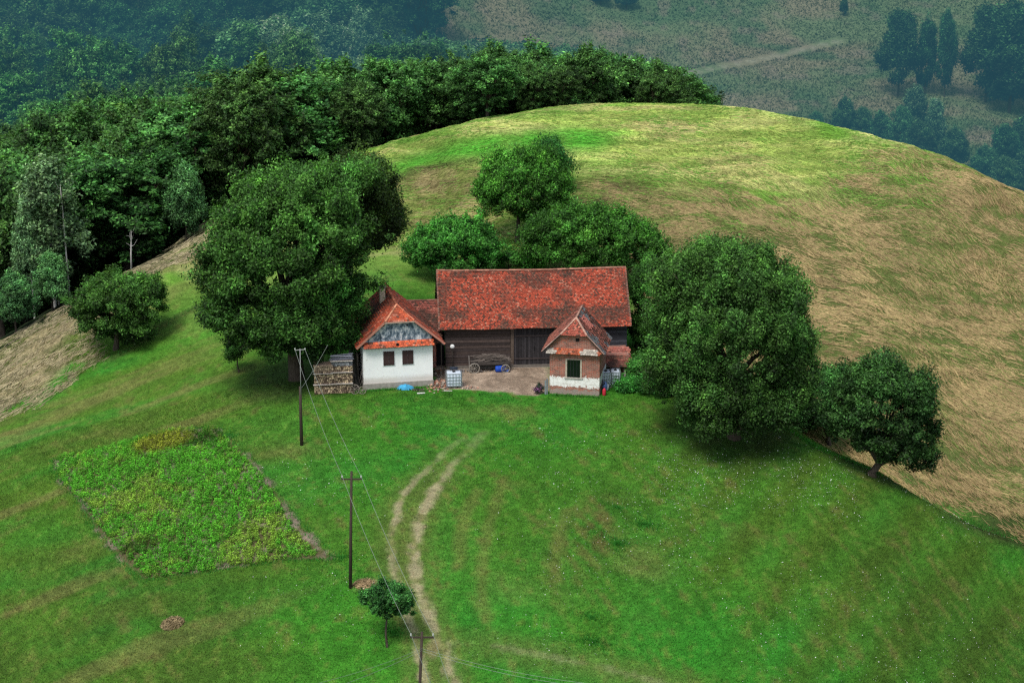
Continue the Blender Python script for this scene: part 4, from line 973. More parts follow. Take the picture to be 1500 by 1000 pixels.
M_CREO = m_plain('creosoted_pole', (.050, .036, .028), .85, .5, 5.0)
M_PORC = m_plain('insulator_porcelain', (.45, .47, .45), .25, .05)

def shd(k, c): return tuple(q * k for q in c)
def lerp3(a, b, t): return tuple(a[i] + (b[i] - a[i]) * t for i in range(3))
class Slope:
    """one roof plane: polygon in local metres; first edge is the eave"""
    def __init__(self, poly):
        self.p = [Vector(q) for q in poly]; self.o = self.p[0]; self.u = (self.p[1] - self.p[0]).normalized()
        self.n = self.u.cross(self.p[-1] - self.p[0]).normalized()
        if self.n.z < 0: self.n = -self.n
        self.w = self.n.cross(self.u).normalized()
        if self.w.z < 0: self.w = -self.w
    def st(self, q): d = q - self.o; return d.dot(self.u), d.dot(self.w)
    def at(self, s, t, h=0): return self.o + self.u * s + self.w * t + self.n * h
def tiles(mb, slab, poly, colf, tw=.19, ex=.17, thick=.02, seed=0, sag=None, slab_col=(.05, .035, .025), missing=0.0, tilt=.045):
    sl = Slope(poly); rd = random.Random(seed); P = [sl.st(q) for q in sl.p]; sag = sag or (lambda s, t: 0)
    A = np.array([(a, b) for a, b in P])
    th = .07
    b = [tuple(sl.at(s, t, -.01 + sag(s, t))) for s, t in P]; a = [tuple(sl.at(s, t, -.01 - th + sag(s, t))) for s, t in P]
    slab.poly(b, slab_col); slab.poly(a[::-1], slab_col)
    for i in range(len(P)):
        k = (i + 1) % len(P); slab.poly([a[i], a[k], b[k], b[i]], slab_col)
    t1 = A[:, 1].max(); row = 0; t = -.04
    while t < t1 - .02:
        s = A[:, 0].min() - rd.random() * .02 + (tw / 2 if row % 2 else 0); S = []
        while s < A[:, 0].max(): S.append(s); s += tw
        S = np.array(S); ins = poly_sd(S + tw / 2, np.full(len(S), t + ex * .6), [(a_, b_, 0) for a_, b_ in P]) > -.01
        for s in S[ins]:
            if rd.random() < missing: continue
            j = rd.uniform(-.012, .012); h0 = tilt + rd.uniform(-.012, .016); ln = ex * 1.35; c = colf(s, t, rd); g = sag(s, t)
            x0, x1 = s + j, s + j + tw * .94; dt = rd.uniform(-.015, .015)
            P1 = [sl.at(x0, t + dt, h0 - thick + g), sl.at(x1, t + dt, h0 - thick + g + rd.uniform(-.006, .006)), sl.at(x1, t + ln, .005 + g), sl.at(x0, t + ln, .005 + g)]
            xm = (x0 + x1) / 2
            top = [sl.at(x0, t + dt + .03, h0 + g), sl.at(xm, t + dt, h0 + g + .006), sl.at(x1, t + dt + .03, h0 + g), sl.at(x1, t + ln, .014 + g), sl.at(x0, t + ln, .014 + g)]
            mb.poly(top, c); cd = tuple(q * .35 for q in c)
            mb.poly([P1[0], P1[1], top[2], top[1], top[0]], cd)
            mb.poly([P1[1], P1[2], top[3], top[2]], cd); mb.poly([P1[3], P1[0], top[0], top[4]], cd)
        t += ex; row += 1
    return sl
def ridge(mb, a, b, col, r=.11, ln=.36, seed=0, var=.35, sag=None):
    rd = random.Random(seed); a = Vector(a); b = Vector(b); L = (b - a).length; n = max(1, int(L / ln)); d = (b - a) / n
    up = Vector((0, 0, 1)); s = d.cross(up).normalized(); t = s.cross(d).normalized()
    for i in range(n):
        p = a + d * i; q = p + d * 1.06; c = shd(rd.uniform(1 - var, 1 + var), col); g = sag(i / n) if sag else 0; k = 5; jj = rd.uniform(-.012, .012)
        R0 = [p + s * (r * math.cos(math.pi * m / k)) + t * (r * .8 * math.sin(math.pi * m / k) + g + jj) for m in range(k + 1)]
        R1 = [q + s * (r * .9 * math.cos(math.pi * m / k)) + t * (r * .72 * math.sin(math.pi * m / k) + g + jj) for m in range(k + 1)]
        for m in range(k): mb.poly([R0[m], R1[m], R1[m+1], R0[m+1]], c)
        mb.poly(R0, tuple(x * .3 for x in c))
def nz3(s, t, sd): return float(fbm(np.array([s]), np.array([t]), sd, 3)[0])
def col_red(s, t, rd, sd=1, dirt=.5, k=1.0, base=(.46, .085, .040)):  # dirt: grime on the tiles, also painted tree shade on the house
    n = nz3(s * .55, t * .7, sd); m = rd.random()
    c = lerp3(base, (.24, .055, .035), m * .8)
    if m > .86: c = (.46, .17, .11)
    d = max(0, min(1, (n - (.62 - dirt * .3)) * 5)); d = d * (.45 + .55 * rd.random())
    if rd.random() < .20 * dirt * 2: d = max(d, .8)
    c = lerp3(c, (.060, .045, .034), d); f = rd.uniform(.75, 1.2) * k
    return tuple(q * f for q in c)

# ------------------------------------------------------------------ white house
A = hit(533, 572); RZ = R(11.5)
hs = tag(empty('farmhouse', A, RZ), 'small whitewashed farmhouse with half-hipped red tile roof and two dark shutters', 'house')
W, Dp, WH = 5.70, 7.2, 3.60
mb = MB(); mb.box(0, W, 0, Dp, .5, WH, (.8, .8, .8)); mb.build('wall', M_LIME, hs)
mb = MB(); mb.box(-.05, W + .05, -.06, Dp + .05, -1.0, .5); mb.build('plinth', M_PLINTH, hs, bevel=.03)
EZ, RX, RZT = 3.62, 2.95, 6.75     # eave height, ridge x, ridge height
EL, ER = -.55, W + .95
def zl(x): return EZ + (RZT - EZ) * (x - EL) / (RX - EL)
def zr(x): return EZ + (RZT - EZ) * (ER - x) / (ER - RX)
HZ = 5.72; xl = EL + (HZ - EZ) / (RZT - EZ) * (RX - EL); xr = ER - (HZ - EZ) / (RZT - EZ) * (ER - RX)
# gable panel between pent and half hip
mb = MB(); gy = .0; PZ = 4.0
mb.poly([(max(.05, EL + (PZ - EZ)/(RZT-EZ)*(RX-EL)+.12), gy, PZ - .4), (W - .05, gy, PZ - .4), (W-.05, gy, min(zr(W)-.08, HZ)), (xr - .02, gy, HZ - .06), (xl + .1, gy, HZ - .06), (.05, gy, zl(.05) - .08)])
pts = mb.v; mb2 = MB(); n_ = len(pts)
f = [tuple(p) for p in pts]; bk = [(p[0], p[1] + .25, p[2]) for p in f]
mb2.poly(f); mb2.poly(bk[::-1])
for i in range(n_): mb2.poly([f[(i+1) % n_], f[i], bk[i], bk[(i+1) % n_]])
gb = mb2.build('gable', M_SLATE, hs)
mb = MB()
for (x, z, s) in ((1.62, 5.28, .16), (3.55, 5.22, .16)): mb.box(x, x + s, -.02, .05, z, z + s * .8, (.01, .01, .012))
mb.box(2.66, 2.86, -.47, -.40, 3.72, 3.92, (.01, .01, .01))
mb.build('vent_hole', M_DARK, gb)
# rear gable wall
mb = MB(); mb.poly([(0, Dp, WH), (0, Dp, zl(0) - .1), (RX, Dp, RZT - .1), (W, Dp, zr(W) - .1), (W, Dp, WH)]); mb.build('rear_gable', M_LIME, hs)
sagh = lambda s, t: -.05 * math.sin(min(1, max(0, s / 7.4)) * math.pi) * 1.0
cA = lambda s, t, rd: col_red(s, t, rd, 3, .12 + .55 * min(1, max(0, (7.6 - s) / 7.6)), 1.0)      # left plane: s runs from back to front; tree shade painted darker towards the rear
cB = lambda s, t, rd: col_red(s, t, rd, 5, .35, .9)
cH = lambda s, t, rd: col_red(s, t, rd, 6, .12, 1.15, (.60, .12, .05))
RF, RB, hipY = .95, Dp + .3, -.35
roof = MB(); slab = MB()
tiles(roof, slab, [(EL, RB, EZ), (EL, hipY, EZ), (xl, hipY, HZ), (RX, RF, RZT), (RX, RB, RZT)], cA, .2, .2, seed=1, sag=sagh)
tiles(roof, slab, [(ER, hipY, EZ), (ER, RB, EZ), (RX, RB, RZT), (RX, RF, RZT), (xr, hipY, HZ)], cB, .2, .2, seed=2, sag=sagh)
tiles(roof, slab, [(xl, hipY - .02, HZ - .02), (xr, hipY - .02, HZ - .02), (RX, RF, RZT)], cH, .2, .2, seed=3)
ro = slab.build('roof', M_WOODC, hs)
ridge(roof, (RX, RF, RZT + .03), (RX, RB, RZT + .03), (.30, .10, .06), seed=4)
ridge(roof, (xl, hipY, HZ + .03), (RX, RF, RZT + .04), (.50, .22, .13), .09, seed=5)
ridge(roof, (xr, hipY, HZ + .03), (RX, RF, RZT + .04), (.52, .16, .09), .09, seed=6)
roof.build('roof_tiles', M_TILE, ro)
mb = MB()                                       # barge boards along both rakes
mb.bar((EL - .02, hipY - .03, EZ + .0), (xl, hipY - .03, HZ + .0), .05, .16, (.40, .18, .13)); mb.bar((ER + .02, hipY - .03, EZ + .0), (xr, hipY - .03, HZ + .0), .05, .16, (.50, .20, .15))
mb.bar((xl, hipY - .05, HZ - .06), (xr, hipY - .05, HZ - .06), .06, .1, (.45, .33, .27))
mb.build('barge_board', M_WOODC, hs)
pent = MB(); sl_ = MB()                         # tiled pent strip across the front
tiles(pent, sl_, [(.0, -.48, 3.62), (W + .05, -.48, 3.62), (W + .05, .0, 4.02), (.0, .0, 4.02)], cH, .2, .19, seed=7)
po = sl_.build('pent_roof', M_WOODC, hs); pent.build('roof_tiles', M_TILE, po)
for x in (1.62, 3.18):                          # two boarded windows
    mb = MB(); mb.box(x - .06, x + 1.0, -.03, .04, 1.92, 3.24, (.62, .64, .66)); w_ = mb.build('window', M_LIME, hs)
    mb = MB()
    for k in range(2): mb.box(x + .02 + k * .46, x + .46 + k * .46, -.075, -.03, 1.98, 3.16)
    for z in (2.18, 2.96): mb.box(x + .04, x + .9, -.10, -.076, z - .04, z + .04)
    mb.box(x + .44, x + .50, -.115, -.10, 2.5, 2.6, (.5, .5, .5)); mb.build('shutter', M_SHUT, w_)
mb = MB(); mb.box(2.05, 2.50, 4.3, 4.8, 4.9, 7.25, (.50, .44, .33)); ch = mb.build('chimney', m_plain('chimney_plaster', (.46, .40, .30), .9, .5, 5), hs, bevel=.02)
mb = MB(); mb.box(2.0, 2.55, 4.25, 4.85, 7.25, 7.36, (.2, .18, .16)); mb.box(2.12, 2.43, 4.37, 4.73, 7.36, 7.44, (.03, .03, .03)); mb.build('chimney_cap', M_STONE, ch)
mb = MB(); mb.bar((ER - .1, -.2, 3.55), (ER + 0, 5.5, 3.5), .12, .1, (.25, .2, .17)); mb.build('gutter', M_METAL, hs)
mb = MB()                                        # lean-to shadowed wall side planks on the left
for k in range(7): mb.box(-.42, -.36, .3 + k * .85, 1.1 + k * .85, .0, 2.9 + .1 * (k % 2), (.05, .045, .04), .02)
mb.bar((-.4, .3, 2.7), (-.4, 6.4, 2.7), .1, .1, (.06, .05, .04)); mb.build('plank_screen', M_WOODC, hs)

# ------------------------------------------------------------------ barn
Bp = hit(656, 541); bz = R(4.0)
bn = tag(empty('barn', Bp, bz), 'long dark log barn with a big mottled red tile roof', 'barn')
BW, BD, BH = 15.05, 8.0, 3.75
logs = MB(); rd = random.Random(3); z = .25; r_ = 0
while z < BH:
    h = .25; off = rd.uniform(-.02, .03)
    shade = rd.uniform(.6, 1.25); cc = tuple(q * shade for q in ((.055, .042, .040) if r_ % 2 else (.085, .062, .055)))
    logs.box(-.18, 5.25, off, .3, z, z + h - .025, cc, .008); logs.box(-.03 , .3, .3, BD, z, z + h - .03, tuple(q * .8 for q in cc), .006)
    z += h; r_ += 1
logs.build('log_wall', M_WOODC, bn)
mb = MB(); mb.box(0, 5.2, .32, .4, .0, BH, (.01, .01, .01)); mb.box(8.2, BW, .12, .4, 0, BH, (.02, .02, .02)); mb.box(0, BW, BD - .3, BD, 0, BH, (.05, .04, .03)); mb.box(BW - .3, BW, .4, BD - .3, 0, BH, (.045, .038, .032)); mb.build('inner_wall', M_WOODC, bn)
mb = MB()
for x in (5.28, 8.95): mb.box(x, x + .26, -.08, .28, .1, BH, (.10, .075, .06), .01)
mb.box(-.1, BW + .1, -.02, .24, BH, BH + .24, (.045, .035, .03)); mb.box(-.1, BW, -.1, .3, .05, .25, (.14, .125, .11), .02)
mb.build('timber_frame', M_WOODC, bn)
door = MB(); rd = random.Random(8); x = 5.58
while x < 8.9:
    w = rd.uniform(.16, .24); s = rd.uniform(.5, 1.15); zt = 3.5 + rd.uniform(-.03, .03)
    door.box(x, min(x + w - .012, 8.93), .0, .05, .18, zt, tuple(q * s for q in (.042, .038, .042)), .006); x += w
dr_ = door.build('door', M_WOODC, bn)
mb = MB()
for z in (.7, 2.7): mb.box(5.6, 8.9, -.05, .0, z, z + .14, (.05, .04, .04))
mb.box(7.2, 7.26, -.08, -.05, 1.5, 1.9, (.02, .02, .02)); mb.build('hinge_rail', M_WOODC, dr_)
bd = MB(); rd = random.Random(5); z = .2
while z < BH:
    w = rd.uniform(.17, .23); s = rd.uniform(.6, 1.4); bd.box(9.2, BW + .02, .04, .1, z, min(z + w - .015, BH), tuple(q * s for q in (.050, .055, .070)), .007); z += w
bd.build('board_wall', M_WOODC, bn)
mb = MB(); mb.box(-.1, BW + .1, -.16, .2, -.6, .05, (.26, .23, .20), .03); mb.build('stone_footing', M_STONE, bn)
EY, EZb, RY, RZb = -.55, 3.58, 4.0, 7.45
x0, x1 = -.75, BW + .32
sagb = lambda s, t: -.13 * math.sin(math.pi * min(1, max(0, s / 16.1))) * (t / 6) + .05 * math.sin(s * .9 + 1) * .7 - .03 * math.sin(s * 2.3)
cC = lambda s, t, rd: col_red(s, t, rd, 8, .56 - .32 * math.exp(-((s - 9.5) / 4.6) ** 2 - ((t - 3.2) / 3.2) ** 2), 1.0, (.47, .085, .045))
roof = MB(); slab = MB()
class _S: pass
def slabseg(poly, sag):                       # roof boarding follows the sag: build it in strips
    sl = Slope(poly); P = [sl.st(q) for q in sl.p]; s1 = P[1][0]; t1 = P[2][1]; n = 16
    for i in range(n):
        a, b = s1 * i / n, s1 * (i + 1) / n
        for (h, rev) in ((-.012, False), (-.08, True)):
            q = [tuple(sl.at(a, 0, h + sag(a, 0))), tuple(sl.at(b, 0, h + sag(b, 0))), tuple(sl.at(b, t1, h + sag(b, t1))), tuple(sl.at(a, t1, h + sag(a, t1)))]
            slab.poly(q[::-1] if rev else q, (.05, .035, .025))
        slab.poly([tuple(sl.at(a, 0, -.08 + sag(a, 0))), tuple(sl.at(b, 0, -.08 + sag(b, 0))), tuple(sl.at(b, 0, -.012 + sag(b, 0))), tuple(sl.at(a, 0, -.012 + sag(a, 0)))], (.16, .11, .09))
    for e in (0, s1): slab.poly([tuple(sl.at(e, 0, -.08 + sag(e, 0))), tuple(sl.at(e, t1, -.08 + sag(e, t1))), tuple(sl.at(e, t1, -.012 + sag(e, t1))), tuple(sl.at(e, 0, -.012 + sag(e, 0)))], (.1, .08, .06))
dummy = MB()
fp = [(x0, EY, EZb), (x1, EY, EZb), (x1, RY, RZb), (x0, RY, RZb)]; bp_ = [(x1, 2*RY-EY, EZb), (x0, 2*RY-EY, EZb), (x0, RY, RZb), (x1, RY, RZb)]
tiles(roof, dummy, fp, cC, .145, .14, seed=11, sag=sagb, tilt=.05); slabseg(fp, sagb)
tiles(roof, dummy, bp_, cC, .33, .31, seed=12); slabseg(bp_, lambda s, t: 0)
ridge(roof, (x0, RY, RZb + .02), (x1, RY, RZb + .02), (.36, .17, .12), .12, .34, seed=13, sag=lambda t: -.11 * math.sin(math.pi * t))
mbv = roof
for i in range(34):                             # light mortared verge tiles
    for xx in (x0, x1 - .1):
        t = i / 34; y = EY + (RY - EY) * t; z = EZb + (RZb - EZb) * t; k = random.uniform(.7, 1.3)
        mbv.box(xx - .02, xx + .12, y, y + .13, z + .03, z + .15, (.30 * k, .18 * k, .14 * k), .01)
ro = slab.build('roof', M_WOODC, bn); roof.build('roof_tiles', M_TILE, ro)
mb = MB(); mb.poly([(0, .15, BH), (0, RY, RZb - .15), (0, BD - .15, BH)], (.05, .04, .035)); mb.poly([(BW, .15, BH), (BW, BD - .15, BH), (BW, RY, RZb - .15)], (.055, .045, .04)); mb.build('gable', M_WOODC, bn)

# ------------------------------------------------------------------ link shed between house and barn
Cp = hit(640, 536); Cp = np.array((Cp[0], Bp[1] + .1, 0.0))
ln_ = tag(empty('link_shed', (Cp[0], Cp[1], 0), R(4)), 'low brick link shed with faded pink tile roof between farmhouse and barn', 'shed')
xL, xR = -3.4, .50
mb = MB(); mb.box(xL + .3, -.02, .1, 4.2, -.3, 3.1); mb.box(.72, .79, .1, 4.2, -.3, 3.1) if False else None; mb.build('wall', M_BRICK, ln_)
mb = MB(); mb.box(-.02, .70, .55, .65, -.1, 3.1); mb.build('doorway', M_DARK, ln_)
mb = MB(); mb.box(-.12, .72, .0, .5, -.35, .12, (.20, .16, .12), .02); mb.box(-.1, .72, .02, .2, 2.25, 2.5, (.09, .06, .045)); mb.build('door_frame', M_WOODC, ln_)
roof = MB(); slab = MB()
cP = lambda s, t, rd: col_red(s, t, rd, 21, .52, .85, (.34, .11, .085))
tiles(roof, slab, [(xL, -.35, 3.38), (xR, -.35, 3.38), (xR, 2.35, 5.28), (xL, 2.35, 5.28)], cP, .18, .17, seed=21)
tiles(roof, slab, [(xR, 5.0, 3.4), (xL, 5.0, 3.4), (xL, 2.35, 5.28), (xR, 2.35, 5.28)], cP, .3, .3, seed=22)
ridge(roof, (xL, 2.35, 5.3), (xR, 2.35, 5.3), (.26, .13, .10), .1, seed=23)
tiles(roof, slab, [(-.75, -1.0, 2.55), (.42, -1.0, 2.55), (.42, -.1, 3.22), (-.75, -.1, 3.22)], lambda s, t, rd: col_red(s, t, rd, 23, .55, .8, (.40, .13, .06)), .18, .17, seed=24)
ro = slab.build('roof', M_WOODC, ln_); roof.build('roof_tiles', M_TILE, ro)
mb = MB(); mb.bar((.38, -.85, 2.55), (.38, -.85, 0), .09, .09, (.07, .055, .045)); mb.build('porch_post', M_WOODC, ln_)

# ------------------------------------------------------------------ brick hut
Hp = hit(805, 577); hz = R(-9.5)
ht = tag(empty('brick_hut', Hp, hz), 'small half-plastered brick hut with steep patched tile roof, in front of the barn', 'hut')
HW, HD, HH = 4.05, 4.3, 3.55
mb = MB(); mb.box(0, HW, 0, HD, -.8, HH); wl = mb.build('wall', M_BRICK_HUT, ht)
EZh, RXh, RZh = 3.62, 2.0, 6.2; ELh, ERh = -.62, HW + .42
zlh = lambda x: EZh + (RZh - EZh) * (x - ELh) / (RXh - ELh); zrh = lambda x: EZh + (RZh - EZh) * (ERh - x) / (ERh - RXh)
HZh = 5.12; xlh = ELh + (HZh - EZh) / (RZh - EZh) * (RXh - ELh); xrh = ERh - (HZh - EZh) / (RZh - EZh) * (ERh - RXh)
mb2 = MB(); f = [(.02, -.03, 3.5), (HW - .02, -.03, 3.5), (HW - .02, -.03, zrh(HW) - .1), (xrh, -.03, HZh - .05), (xlh, -.03, HZh - .05), (.02, -.03, zlh(.02) - .1)]; bk = [(a, .22, c) for a, b, c in f]
mb2.poly(f); mb2.poly(bk[::-1])
for i in range(6): mb2.poly([f[(i+1) % 6], f[i], bk[i], bk[(i+1) % 6]])
gb = mb2.build('gable', M_BRICK, ht)
mb = MB(); mb.box(2.1, 2.38, -.06, .0, 4.55, 4.8); mb.build('vent_hole', M_DARK, gb)
mb = MB(); mb.poly([(0, HD, HH), (HW, HD, HH), (HW, HD, zrh(HW) - .1), (RXh, HD, RZh - .1), (0, HD, zlh(0) - .1)]); mb.build('rear_gable', M_BRICK, ht)
def cR(s, t, rd):
    c = col_red(s, t, rd, 31, .5, .9, (.32, .12, .09))
    if 1.9 < s < 3.2 and 1.9 < t < 3.1: c = shd(rd.uniform(.8, 1.1), (.52, .17, .13))
    elif nz3(s * .9, t * .9, 37) > .60: c = shd(rd.uniform(.5, 1.2), (.15, .155, .16))
    elif int(s / .26) % 2: c = tuple(q * .45 for q in c)
    return c
cL = lambda s, t, rd: col_red(s, t, rd, 33, .45, .85, (.40, .15, .11))
cHh = lambda s, t, rd: col_red(s, t, rd, 35, .3, 1.0, (.42, .11, .075))
roof = MB(); slab = MB(); hy, rf, rb = -.32, .95, HD + .2
tiles(roof, slab, [(ELh, rb, EZh), (ELh, hy, EZh), (xlh, hy, HZh), (RXh, rf, RZh), (RXh, rb, RZh)], cL, .18, .18, seed=31)
tiles(roof, slab, [(ERh, hy, EZh), (ERh, rb, EZh), (RXh, rb, RZh), (RXh, rf, RZh), (xrh, hy, HZh)], cR, .18, .18, seed=32, missing=.03)
tiles(roof, slab, [(xlh, hy - .02, HZh - .02), (xrh, hy - .02, HZh - .02), (RXh, rf, RZh)], cHh, .18, .16, seed=33)
ridge(roof, (RXh, rf, RZh + .03), (RXh, rb, RZh + .03), (.34, .20, .15), .1, seed=34)
for a in (xlh, xrh): ridge(roof, (a, hy, HZh + .03), (RXh, rf, RZh + .03), (.42, .25, .19), .09, seed=35)
ridge(roof, (ELh + .04, hy, EZh + .04), (xlh, hy, HZh + .04), (.35, .24, .2), .07, seed=36); ridge(roof, (ERh - .04, hy, EZh + .04), (xrh, hy, HZh + .04), (.35, .22, .18), .07, seed=37)
ro = slab.build('roof', M_WOODC, ht); roof.build('roof_tiles', M_TILE, ro)
pent = MB(); sl_ = MB()
def cPt(s, t, rd):
    if s < .75 or 2.6 < s < 4.0: return shd(rd.uniform(.7, 1.1), (.48, .44, .38)) if rd.random() < .8 else (.3, .1, .07)
    return col_red(s, t, rd, 41, .2, 1.0, (.55, .15, .07))
tiles(pent, sl_, [(-.25, -.42, 3.55), (HW + .1, -.42, 3.55), (HW + .1, -.03, 3.9), (-.25, -.03, 3.9)], cPt, .2, .18, seed=38)
po = sl_.build('pent_roof', M_WOODC, ht); pent.build('roof_tiles', M_TILE, po)
mb = MB()
for (a, b, c, d) in ((1.28, 1.42, 1.5, 2.98), (2.48, 2.62, 1.5, 2.98)): mb.box(a, b, -.05, .06, c, d, (.42, .37, .30))
mb.box(1.2, 2.7, -.09, .06, 1.40, 1.5, (.45, .42, .38)); mb.box(1.28, 2.62, -.05, .06, 2.98, 3.08, (.36, .30, .25)); fr = mb.build('window', M_WOODC, ht)
mb = MB(); mb.box(1.42, 2.48, -.02, .03, 1.5, 2.98, (.012, .02, .018)); mb.build('pane', m_plain('dark_window_glass', (.006, .009, .009), .12, .3, 3, 0, .6), fr)
mb = MB()
for x in (1.68, 1.93, 2.2): mb.box(x, x + .035, -.05, -.02, 1.5, 2.98, (.022, .028, .026))
mb.build('window_bar', M_WOODC, fr)

# ------------------------------------------------------------------ brick pig shed right of the hut
Pp = np.array((7.75, 168.5, 0.0))
pg = tag(empty('pig_shed', Pp, R(3)), 'low brick lean-to shed with pinkish tile roof at the right end of the barn', 'shed')
mb = MB(); mb.box(0, 1.95, .12, 3.0, -.4, 1.75); mb.build('wall', M_BRICK, pg)
mb = MB(); mb.box(.15, 1.2, .05, .11, .1, 1.15); mb.build('doorway', M_DARK, pg)
roof = MB(); slab = MB()
tiles(roof, slab, [(-.2, -.75, .98), (2.12, -.75, .98), (2.12, 1.6, 2.02), (-.2, 1.6, 2.02)], lambda s, t, rd: col_red(s, t, rd, 51, .35, .95, (.40, .15, .12)), .22, .25, seed=51)
ro = slab.build('roof', M_WOODC, pg); roof.build('roof_tiles', M_TILE, ro)
mb = MB(); mb.bar((2.0, -.6, 1.0), (2.0, -.6, -.2), .09, .09, (.34, .33, .31)); mb.bar((1.5, -.6, 1.0), (1.5, -.6, -.2), .08, .08, (.2, .18, .16)); mb.build('post', M_WOODC, pg)

# ------------------------------------------------------------------ things in the yard
def place(name, px, py, label, cat, rz=0.0, group=None): 
    p = hit(px, py); return tag(empty(name, p, rz), label, cat, group)
def ibc(px, py, rz, w, label, wide=1):
    t = place('water_tank', px, py, label, 'water tank', rz, 'caged plastic water tanks')
    mb = MB(); h = 1.12
    mb.box(-w/2+.04, w/2-.04, -.5, .5, .16, .16 + h, (.6, .68, .78)); o = mb.build('plastic_tank', M_PLASTIC, t, True, bevel=.1)
    mb = MB(); mb.lathe([(.13, 1.27), (.13, 1.36), (.09, 1.38)], 0, 0, 12, (.03, .03, .035)); mb.build('lid', M_PAINT, t)
    mb = MB()
    for z in (.22, .48, .74, 1.0, 1.28):
        for (a, b) in (((-w/2,-.54),(w/2,-.54)),((w/2,-.54),(w/2,.54)),((w/2,.54),(-w/2,.54)),((-w/2,.54),(-w/2,-.54))): mb.bar((a[0],a[1],z),(b[0],b[1],z),.032,.032,(.35,.42,.52))
    n = max(4, int(w / .24))
    for i in range(n + 1):
        x = -w/2 + w * i / n
        for y in (-.54, .54): mb.bar((x, y, .1), (x, y, 1.28), .030, .030, (.35, .42, .52))
    for i in range(1, 4):
        y = -.54 + 1.08 * i / 4
        for x in (-w/2, w/2): mb.bar((x, y, .1), (x, y, 1.28), .03, .03, (.35, .42, .52))
    mb.build('cage', M_STEEL, t)
    mb = MB()
    for x in (-w/2 + .08, 0, w/2 - .08): mb.box(x - .07, x + .07, -.52, .52, 0, .1, (.22, .2, .18))
    mb.build('pallet', M_WOODC, t); return t
ibc(665, 567, R(6), 1.25, 'caged milky white water tank beside the rubble, right of the farmhouse')
ibc(887, 566, R(8), .80, 'caged plastic water tank directly right of the brick hut'); ibc(901, 565, R(2), .80, 'caged plastic water tank under the pig shed roof, the rightmost tank')
t = place('watering_can', 664, 549, 'dark plastic canister lying on top of the left water tank', 'canister'); t.location.z = 1.40; t.location.y = 166.35 if False else hit(665, 567)[1] + .1; t.location.x = hit(665, 567)[0]
mb = MB(); mb.tube([(-.34, .18, .11), (.30, .18, .11)], [.10, .11], 10, (.02, .03, .05)); mb.tube([(.3, .18, .11), (.42, .18, .16)], [.03, .02], 6, (.02, .03, .05)); mb.build('body', M_PAINT, t, True)
# log piles
def woodpile(px, py, w, h, d, seed, label, wh=0.0, rz=0.0):
    t = place('firewood_stack', px, py, label, 'firewood stack', rz, 'firewood stacks left of the farmhouse'); rd = random.Random(seed); mb = MB(); z = .05; row = 0
    while z < h:
        hh = rd.uniform(.10, .15); x = -w/2
        lay = rd.random()
        while x < w/2:
            ww = rd.uniform(.1, .2); L = d * rd.uniform(.85, 1.05); s = rd.uniform(.35, 1.15); c = (.55, .42, .28) if rd.random() < .62 else (.20, .14, .10)
            c = tuple(q * s for q in c)
            if z > h - .45 and wh: c = tuple(q * s for q in (.30, .30, .33)) if wh > 1 else tuple(q * s for q in (.52, .38, .27))
            y0 = -d/2 + rd.uniform(-.06, .06)
            a = rd.uniform(-.015, .015)
            P = [(x, y0, z), (x + ww*.93, y0, z + rd.uniform(0, .03)), (x + ww*.93, y0 + L, z), (x, y0 + L, z), (x + .015, y0, z + hh*.9), (x + ww*.8, y0, z + hh*.95), (x + ww*.8, y0 + L, z + hh*.95), (x + .015, y0 + L, z + hh*.9)]
            mb.hexa(P, c); x += ww
        z += hh * 1.02; row += 1
        if row % 7 == 6: mb.box(-w/2 - .08, w/2 + .08, -d/2 - .14, -d/2 + .05, z, z + .05, (.40, .36, .33), .015); z += .05
    mb.build('logs', M_WOODC, t)
    mb = MB()
    if wh > 1:
        for k in range(14): mb.bar((-w/2 - .1 + rd.uniform(-.1, .15), -d/2 + rd.uniform(0, .5), h + .03 + .035 * k), (w/2 + rd.uniform(-.1, .2), -d/2 + rd.uniform(0, .6), h + .05 + .03 * k + rd.uniform(0, .08)), .09, .04, shd(rd.uniform(.4, 1.2), (.24, .25, .30)))
    else:
        for k in range(6): mb.box(-w/2 - .05, w/2 + .05, -d/2 + k * d/6, -d/2 + (k+.93) * d/6, h + .04, h + .10, shd(rd.uniform(.7, 1.1), (.50, .36, .26)), .01)
    mb.build('cover_boards', M_WOODC, t)
woodpile(474, 575, 1.45, 2.35, 1.1, 61, 'left firewood stack with a flat pale board cover', 1, R(4)); woodpile(501, 574, 1.62, 2.75, 1.2, 62, 'right taller firewood stack heaped with grey planks, beside the farmhouse', 2, R(6))
# spoked wheels
def wheel_mb(r, spokes, th=.05, col=(.22, .19, .16)):
    mb = MB(); n = 20
    mb.tube([(r * math.cos(6.2832 * k / n), 0, r * math.sin(6.2832 * k / n)) for k in range(n + 1)], th * .6, 6, col, False)
    for k in range(spokes):
        a = 6.2832 * k / spokes; mb.bar((0, 0, 0), (r * math.cos(a), 0, r * math.sin(a)), .03, .03, col)
    mb.tube([(0, -.09, 0), (0, .09, 0)], .06, 8, col); return mb
for (px, py, r, tl, lb) in ((486, 575, .42, 18, 'dark spoked cart wheel leaning on the foot of the firewood stacks'), (520, 577, .38, -14, 'pale spoked cart wheel lying against the corner of the farmhouse'), (531, 577, .30, 8, 'smaller spoked wheel just right of the pale cart wheel')):
    p = hit(px, py); mb = wheel_mb(r, 8); o = mb.build('cart_wheel', M_WOODC, None, True); o.location = (p[0], p[1] - .05, p[2] + r + .02); o.rotation_euler = (R(-14), 0, R(tl)); tag(o, lb, 'wheel', 'old cart wheels by the firewood')
